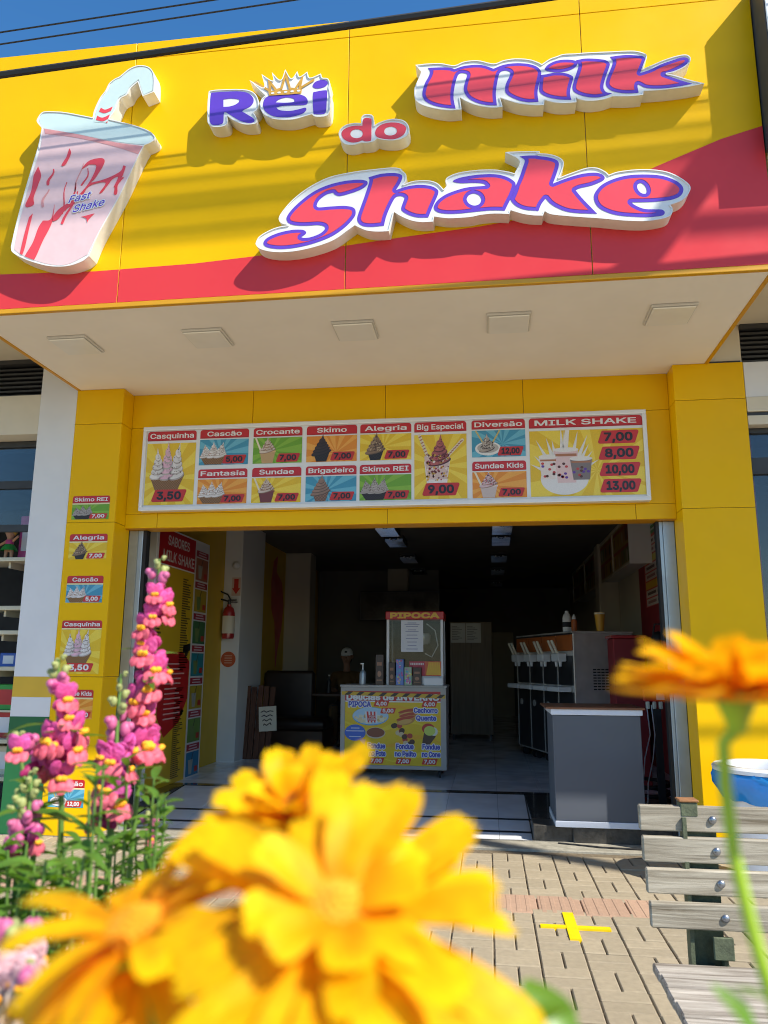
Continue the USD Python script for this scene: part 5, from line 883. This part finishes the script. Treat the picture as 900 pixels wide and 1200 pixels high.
for k in range(4): part(t, 'plug', box(1.375 + .055 * k, 1.405 + .055 * k, 1.205, 1.25, .965, 1.029, .006), 'cream_plastic')
part(t, 'bracket', box(1.44, 1.50, 1.23, 1.27, FZ, .964), 'dark_metal')
for k, (a, b, c) in enumerate(((1.38, 1.33, 1.30), (1.42, 1.40, 1.34))): solo('loose_cable', rings([V(a, 1.23, 1.0), V(a + .01, 1.2, .75), V(b, 1.18, .55), V(c, 1.15, .35), V(c - .02, 1.12, .16)], .005, 6), 'white_plastic', 'loose pale cable hanging from the red power box, ' + ('left one' if k == 0 else 'right one'), 'cable', smooth=True)
t = thing('tangle_of_hoses', 'dark coil of hose on the floor behind the counter', 'hose', (1.45, 1.5, FZ)); part(t, 'coil', rings([V(1.45 + .14 * math.cos(a * .5), 1.5 + .12 * math.sin(a * .5), FZ + .03 + .006 * a) for a in range(32)], .018, 8), 'black_rubber', True); part(t, 'nozzle', cyl(V(1.36, 1.4, FZ + .06), V(1.28, 1.33, FZ + .05), .02, .012), 'ext_red', 40)

# ================================================================ BENCH AND BIN ON THE PAVEMENT
t = thing('park_bench', 'weathered grey slatted bench with its back to the shop', 'bench', (1.25, -3.5, 0))
by = -3.30
for k, (z0, z1, xo) in enumerate([(.815, .893, .478), (.724, .800, .482), (.632, .706, .486), (.535, .610, .490)]):
    sl = part(t, 'back_slat', rough(box(xo, 2.16, by + .012 * (3 - k) - .004, by + .012 * (3 - k) + .024, z0, z1, .004), .0012, 30, k), 'bench_wood')
    for bxp in (.705 + .003 * k, 1.93): part(sl, 'bolt', ball((bxp, by + .012 * (3 - k) - .006, (z0 + z1) / 2), (.0125, .008, .0125)), 'bolt', True)
for k in range(5): y1 = by - .045 - .094 * k; part(t, 'seat_slat', rough(box(.478 + .003 * (k % 2), 2.16, y1 - .088, y1, .424, .452 + .002 * (k % 2), .005), .0015, 30, 9 + k), 'bench_seat')
for x in (.60, 1.87):
    part(t, 'leg', [box(x + .01, x + .12, by + .055, by + .066, 0, .86), box(x + .01, x + .022, by + .02, by + .055, 0, .86), box(x + .108, x + .12, by + .02, by + .055, 0, .50)], 'rust_green'); part(t, 'leg', box(x + .02, x + .09, by - .42, by - .37, 0, .40, .004), 'rust_green'); part(t, 'seat_bearer', box(x + .02, x + .09, by - .50, by + .054, .385, .4225, .004), 'rust_green')
    part(t, 'leg_cap', box(x + .008, x + .062, by + .03, by + .08, .862, .906, .003), 'rust_green'); part(t, 'rusty_cap_top', box(x + .004, x + .066, by + .026, by + .085, .9065, .914, .002), 'rust'); part(t, 'leg_plate', box(x + .075, x + .135, by + .001, by + .014, .45, .515, .002), 'rust_green')
bx_, by_ = 1.765, -.62
t = thing('waste_bin', 'white waste bin lined with a bright blue bag, by the right pillar', 'bin', (bx_, by_, 0))
part(t, 'tub', lathe((bx_, by_, .008), [(0, 0), (.22, .002), (.235, .02), (.275, .60), (.265, .60), (.22, .02)], 40), 'white_plastic', 40)
a_ = np.linspace(0, 2 * math.pi, 64, endpoint=False); vs, fs = [], []
pro = [(.338, .690), (.352, .660), (.340, .610), (.312, .560), (.284, .520)]
for i, (r, z) in enumerate(pro):
    for a in a_: dz = -.07 * (i / 4) * (.5 - .5 * math.cos(a + math.pi * .9)); rr = r * (1 + .018 * math.sin(a * 17 + i) + .012 * math.sin(a * 29 + 2 * i)); vs.append((bx_ + rr * math.cos(a), by_ + rr * math.sin(a), z + dz + .006 * math.sin(a * 11 + i)))
for i in range(len(pro) - 1):
    for j in range(64): p, q = i * 64 + j, i * 64 + (j + 1) % 64; fs += [(p, p + 64, q + 64), (p, q + 64, q)]
part(t, 'blue_bag', trimesh.Trimesh(np.array(vs), np.array(fs), process=False), 'blue_bag', True)
part(t, 'rim', lathe((bx_, by_, .69), [(.300, -.01), (.345, .0), (.348, .022), (.335, .034), (.28, .036), (.27, .0), (.27, -.05)], 40), 'white_plastic', 40)

# ================================================================ FLOWER BED AT THE CAMERA
def at(x, y, d):   # viewing ray through a picture point, d metres out
    v = fwd + right * (x - 450) / 899.2 - up * (y - 600) / 899.2; return CAM + nz(v) * d
pb = thing('planter', 'concrete planter full of soil under the flowers', 'planter', (-.3, -5.5, 0))
for a in ((-1.3, .62, -6.35, -6.28), (-1.3, .62, -5.02, -4.95), (-1.3, -1.23, -6.279, -5.021), (.55, .62, -6.279, -5.021)): part(pb, 'wall', box(*a, -.02, .76, .01), 'concrete')
part(pb, 'soil', box(-1.229, .549, -6.279, -5.021, .0, .70), 'ground_soil')
def strip(L_, W_, prof, curl, fold=.25, n=7, m=3, twist=0, notch=0, wave=0, vein=0, rnd=R):
    """leaf or petal in local axes: x along, y across, z up; curl(t) gives (x, z)"""
    vs, fs = [], []
    for i in range(n):
        t = i / (n - 1); cx_, cz_ = curl(t); w = W_ * prof(t) / 2; tw = twist * t
        for j in range(m):
            s_ = 2 * j / (m - 1) - 1; y = s_ * w; z = cz_ + abs(s_) * w * fold + wave * w * math.sin(9 * t + 3 * s_) + vein * w * (j % 2 - .5) * math.sin(math.pi * t); xx = cx_
            if notch and i == n - 1: xx -= notch * L_ * (abs(math.sin(s_ * math.pi * 1.5)))
            vs.append((xx, y * math.cos(tw) - (z - cz_) * math.sin(tw), cz_ + y * math.sin(tw) + (z - cz_) * math.cos(tw)))
    for i in range(n - 1):
        for j in range(m - 1): p = i * m + j; fs += [(p, p + m, p + m + 1), (p, p + m + 1, p + 1)]
    return np.array(vs), np.array(fs)
def place(vf, O, X, Zr):
    X = nz(X); Y_ = nz(np.cross(Zr, X)); Z = np.cross(X, Y_); return trimesh.Trimesh(vf[0] @ np.array([X, Y_, Z]) + O, vf[1], process=False)
leafprof = lambda t: (math.sin(math.pi * min(1, t * .93 + .05)) ** .8) * (1 - .35 * t) + .04
def leaf(parent, O, D, L_, W_, rnd, m='leaf', droop=.6, **k):
    D = nz(D); vf = strip(L_, W_, leafprof, lambda t: (L_ * (t - .12 * droop * t * t), -L_ * droop * .45 * t * t), .35, 8, 3, rnd.uniform(-.5, .5), 0, .06)
    u = V(0, 0, 1) - D * D[2]; u = nz(u + .25 * V(rnd.uniform(-1, 1), rnd.uniform(-1, 1), 0)); part(parent, 'leaf', place(vf, O, D, u), m, True, **k)
def lobe(vlist, c, r, col, Fx, Sy, Uz, O, tilt=0, sub=1):
    m = trimesh.creation.icosphere(sub + 1, 1.0); v = m.vertices * V(*r); ct, st = math.cos(tilt), math.sin(tilt); v = np.c_[v[:, 0] * ct - v[:, 2] * st, v[:, 1], v[:, 0] * st + v[:, 2] * ct] + V(*c)
    v = v + (meshkit.fbm(v * 330 + O * 91, 3)[:, None] - .5) * np.array([.0045, .0045, .0045]) * nz(V(1, .6, .8))
    w = v[:, :1] * Fx + v[:, 1:2] * Sy + v[:, 2:3] * Uz + O; vlist.append((w, m.faces, np.tile(V(*col), (len(w), 1))))
def floret(parent, O, F, s_, rnd, cols):
    """open snapdragon flower: tube, two upper lobes, three lower lobes, yellow palate"""
    F = nz(F); U = nz(V(0, 0, 1) - F * F[2]); Sy = np.cross(U, F); L_ = []; top, tub, low = cols; j = lambda c: tuple(np.clip(np.array(c) * rnd.uniform(.85, 1.15), 0, 1))
    lobe(L_, (-.006, 0, -.001), (.015, .0066, .0072), j(tub), F, Sy, U, O, .25)
    for sg in (-1, 1):
        lobe(L_, (.003, sg * .0058, .0105), (.0026, .0078, .0100), j(top), F, Sy, U, O, -.35 + rnd.uniform(-.2, .2), 2); lobe(L_, (-.002, sg * .0092, .0170), (.0020, .0062, .0070), j(top), F, Sy, U, O, -.85 + rnd.uniform(-.2, .2))
        lobe(L_, (.0078, sg * .0078, -.0078), (.0024, .0060, .0074), j(low), F, Sy, U, O, .2 + rnd.uniform(-.2, .35))
    lobe(L_, (.0095, 0, -.0100), (.0024, .0056, .0076), j(low), F, Sy, U, O, .2 + rnd.uniform(-.15, .3))
    n = 0; vs, fs, cs = [], [], []
    for v, f, c in L_: vs.append((v - O) * s_ + O); fs.append(f + n); cs.append(c); n += len(v)
    p = part(parent, 'floret', trimesh.Trimesh(np.vstack(vs), np.vstack(fs), process=False), 'floret', True, cd=np.vstack(cs))
    L2 = []
    for sg in (-1, 1): lobe(L2, (.0088, sg * .0022, .0004), (.0042, .0042, .0034), (1, 1, 1), F, Sy, U, O, .2)
    part(p, 'palate', trimesh.Trimesh(np.vstack([(v - O) * s_ + O for v, f, c in L2]), np.vstack([L2[0][1], L2[1][1] + len(L2[0][0])]), process=False), 'palate', True)
PINK = ((.76, .10, .34), (.52, .03, .14), (.80, .15, .21)); PALE = ((.76, .48, .50), (.70, .40, .40), (.80, .60, .46)); MAG = ((.70, .11, .38), (.45, .03, .15), (.78, .16, .22))
def spike(label, tip, mid, n_fl, fl0, fl1, seed, cols=PINK, s_=1.0, buds=8, leaves=18, group='snapdragon plants', lz=1.0, mat_l='leaf'):
    """one snapdragon stem from the soil to its tip: florets between picture fractions fl0..fl1 of tip-mid, buds above, leaves below"""
    rnd = random.Random(seed); foot = V(mid[0] + rnd.uniform(-.03, .03), mid[1] + rnd.uniform(-.02, .04), .70); t = thing('snapdragon', label, 'flower', foot, group)
    pts = [tip, tip * .75 + mid * .25 + V(rnd.uniform(-.003, .003), 0, 0), tip * .4 + mid * .6, mid, mid * .5 + foot * .5 + V(rnd.uniform(-.01, .01), 0, 0), foot]; part(t, 'stem', rings(pts, [.0012, .0018, .0022, .0026, .003, .0035], 7), 'stem_green' if mat_l == 'leaf' else 'stem_bright', True)
    ga = 2.399; cam_a = math.atan2(CAM[1] - tip[1], CAM[0] - tip[0])
    for k in range(n_fl):
        f = fl0 + (fl1 - fl0) * (k + .5) / n_fl; O = tip * (1 - f) + mid * f; a = cam_a + k * ga + rnd.uniform(-.3, .3)
        if k % 2 == 0: a = cam_a + rnd.uniform(-.9, .9)
        d = V(math.cos(a), math.sin(a), rnd.uniform(-.05, .25)); floret(t, O + nz(d) * rnd.uniform(.009, .017) * s_ + V(0, 0, rnd.uniform(-.007, .007)), d, s_ * (rnd.uniform(.72, 1.0) + .22 * k / n_fl), rnd, cols)
    for k in range(buds):
        f = fl0 * (k + .4) / buds; O = tip * (1 - f) + mid * f; a = k * ga + rnd.uniform(-.3, .3); r = .0022 + .0042 * (k / max(buds - 1, 1)) * s_; d = nz(V(math.cos(a), math.sin(a), .7)); b = O + d * (r + .003)
        part(t, 'bud', [ball(b, (r, r, r * 1.4), 1), ball(b + d * r * .9, r * .8, 1)], 'bud_pink' if k > buds * .5 else 'bud_green', True)
    for k in range(leaves):
        z = .55 * rnd.random() ** 1.6; O = (mid * (1 - z) + foot * z) if k > leaves * .25 else tip * (.55 - .5 * z * .9) + mid * (.45 + .45 * z)
        a = rnd.uniform(0, 6.28); leaf(t, O, V(math.cos(a), math.sin(a), rnd.uniform(.0, .75)), rnd.uniform(.028, .055) * lz, rnd.uniform(.007, .013) * lz, rnd, mat_l, rnd.uniform(.3, 1.1))
    return t
spike('tallest pink snapdragon spike, in front of the flavour board', at(187, 655, .86), at(163, 905, .86), 21, .15, .94, 1, PINK, .88, 7, 30)
spike('pink snapdragon spike in front of the left pillar stickers', at(69, 772, .80), at(72, 945, .80), 9, .28, .82, 2, PINK, .86, 9, 24)
spike('violet pink snapdragon spike low between the two tallest', at(142, 790, .82), at(130, 985, .82), 8, .45, .88, 3, MAG, .9, 10, 30)
spike('short snapdragon stem with one open flower before the green wall', at(20, 862, .80), at(42, 985, .80), 2, .15, .40, 4, MAG, .9, 4, 14)
spike('snapdragon stem with only closed buds before the green wall', at(36, 905, .78), at(28, 1010, .78), 1, .75, .95, 5, MAG, .7, 14, 12)
spike('second stem of closed buds at the left edge', at(22, 925, .78), at(20, 1020, .78), 1, .8, .95, 15, MAG, .6, 12, 12)
spike('small budding snapdragon beside the large calendula', at(176, 955, .9), at(168, 1030, .9), 2, .2, .8, 6, MAG, .5, 6, 12)
spike('pale pink snapdragon at the lower left corner', at(18, 1095, .46), at(14, 1205, .46), 7, .12, .95, 7, PALE, .62, 5, 10)
spike('pale pink snapdragon beneath the corner one', at(38, 1150, .44), at(36, 1250, .44), 6, .05, .9, 8, PALE, .6, 3, 8)
lf = random.Random(77)   # leafy stems without flowers
for k in range(32):
    x = -50 + 250 * ((k * .618) % 1); yy = (lf.uniform(890, 1010) if x > 95 else lf.uniform(960, 1050)); d = lf.uniform(.60, .98); tp = at(x, yy, d); g = thing('leafy_stem', 'leafy green snapdragon stem without flowers in the bed at the left', 'plant', (tp[0], tp[1], .70), 'leafy stems in the flower bed'); ft = V(tp[0] + lf.uniform(-.03, .03), tp[1] + lf.uniform(-.03, .03), .70)
    part(g, 'stem', rings([tp, tp * .6 + ft * .4 + V(lf.uniform(-.01, .01), 0, 0), ft], [.001, .0022, .003], 6), 'stem_green', True); H_z = tp[2] - .7
    for q in range(26):
        f = lf.random() ** 1.3 * .5; O = tp * (1 - f) + ft * f; a = q * 2.4 + lf.uniform(-.4, .4); leaf(g, O, V(math.cos(a), math.sin(a), lf.uniform(.05, .9)), lf.uniform(.026, .055) * (.6 + .5 * min(1, f * 3)), lf.uniform(.006, .0115), lf, 'leaf', lf.uniform(.3, 1.1))
# calendulas
def calendula(label, C, N, Rr, whorls, seed, cols, disk, stem_pts, droop=.2, W_=.30, group=None, wild=1.0, cal=1.0, sr=.0022):
    rnd = random.Random(seed); N = nz(N); u, w, _ = frame_of(N); t = thing('calendula', label, 'flower', C, group)
    part(t, 'stem', rings([C - N * .006] + stem_pts, [sr] * (1 + len(stem_pts)), 10), 'stem_bright', True); part(t, 'calyx', lathe(C - N * .007, [(.0022, 0), (.005 * cal, .002), (.0085 * cal, .006), (.0088 * cal, .009)], 18, N), 'stem_bright', True)
    for wi, (n, el, rr, L_) in enumerate(whorls):
        for k in range(n):
            a = 2 * math.pi * (k + .5 * (wi % 2)) / n + rnd.uniform(-.13, .13); e = el + rnd.uniform(-.2, .2) * wild; d = math.cos(a) * u + math.sin(a) * w; D = nz(math.cos(e) * d + math.sin(e) * N); Ln = Rr * L_ * (1 + wild * rnd.uniform(-.2, .12)); dr = droop + wild * rnd.uniform(-.2, .35)
            vf = strip(Ln, Rr * W_ * rnd.uniform(.85, 1.15), lambda q: (.42 + .58 * math.sin(math.pi * min(.5, q * .72))) * (1 - max(0, q - .8) ** 1.6 * 4.2), lambda q: (Ln * (q - .1 * dr * q * q), -Ln * dr * .5 * q * q), .16, 12, 13, rnd.uniform(-.35, .35), .05, .05, vein=.05)
            m = place(vf, C + d * rr * Rr + N * .002 * (wi), D, N); tt = np.repeat(np.linspace(0, 1, 12), 13)[:, None] ** .75; ss = np.tile(np.arange(13) % 2, 12)[:, None]; c0, c1 = V(*cols[0]), V(*cols[1]); kk = rnd.uniform(.9, 1.08)
            cd = np.clip((c0 * (1 - tt) + c1 * tt) * kk * (1 - .13 * ss * (1 - .5 * tt)), 0, 1); part(t, 'petal', m, 'petal', True, cd=cd)
    dm = [ball(C + N * .002, .16 * Rr, 2)]
    for k in range(70):
        r = math.sqrt(k / 70) * .16 * Rr; a = k * 2.399; dm.append(cyl(C + u * r * math.cos(a) + w * r * math.sin(a) + N * .002, C + (u * math.cos(a) + w * math.sin(a)) * r * 1.15 + N * (.0085 - .004 * (r / (.2 * Rr))), .0007, .0009, 5))
    dm[0].vertices = (dm[0].vertices - C) @ (np.eye(3) - .7 * np.outer(N, N)) + C
    part(t, 'disk', dm, disk, False)
    return t
YO = ((.95, .27, .002), (.99, .63, .003)); OR = ((.96, .34, .004), (.99, .55, .006))
c1 = at(396, 1080, .176)
calendula('large blurred yellow orange calendula filling the bottom centre', c1, V(.04, -.50, .86), .0350, [(19, -.08, .10, 1.16), (15, .16, .06, 1.02), (9, .34, .03, .62)], 31, YO, 'palate', [c1 + V(0, .004, -.06), c1 + V(.01, .01, -.25), V(c1[0] + .01, c1[1] + .02, .70)], .14, .28, wild=1.25)
c2 = at(350, 962, .228)
calendula('smaller calendula behind the large one, its orange heart showing', c2, V(-.10, -.50, .86), .0245, [(16, .30, .14, 1.0), (14, .75, .10, .85), (9, 1.1, .05, .5)], 22, YO, 'disk_orange', [c2 + V(0, .004, -.06), V(c2[0], c2[1] + .02, .70)], .1, .30)
c3 = at(165, 1105, .20)
calendula('wilting calendula at the lower left with narrow hanging petals', c3, V(-.20, -.34, .92), .035, [(18, -.20, .14, 1.05), (15, .05, .10, .95), (10, .5, .1, .7)], 23, YO, 'palate', [c3 + V(.005, .004, -.06), V(c3[0], c3[1] + .02, .70)], .7, .21, wild=1.6)
c4 = at(862, 822, .205)
calendula('orange calendula on a tall green stem, seen from the side at the right', c4, V(.02, .0, 1), .0266, [(22, .14, .14, 1.0), (20, .30, .10, .96), (14, .5, .1, .8)], 24, OR, 'disk_brown', [at(848, 870, .207), at(850, 920, .208), at(860, 1000, .21), at(879, 1080, .212), at(902, 1160, .215), at(925, 1230, .22), V(.10, -5.8, .70)], .05, .28, wild=.6, cal=.5, sr=.0015)
gs = thing('calendula_leaves', 'blurred green calendula leaves at the bottom edge', 'plant', at(640, 1200, .2)); r3 = random.Random(4)
for (x, y, d, X_, L_, W_) in ((600, 1225, .19, (.5, .1, .4), .016, .012), (665, 1235, .2, (-.3, .2, .6), .016, .012), (905, 1175, .212, (-1, .1, .45), .010, .006), (885, 1215, .21, (-.5, .2, .9), .012, .007), (400, 1230, .2, (.2, .1, .9), .03, .012), (560, 1240, .24, (.9, .3, .4), .03, .012)): leaf(gs, at(x, y, d), V(*X_), L_, W_, r3, 'leaf_near', .5)
part(gs, 'stem', rings([at(620, 1215, .2), at(625, 1300, .22), V(.0, -5.75, .70)], .002, 8), 'stem_bright', True)
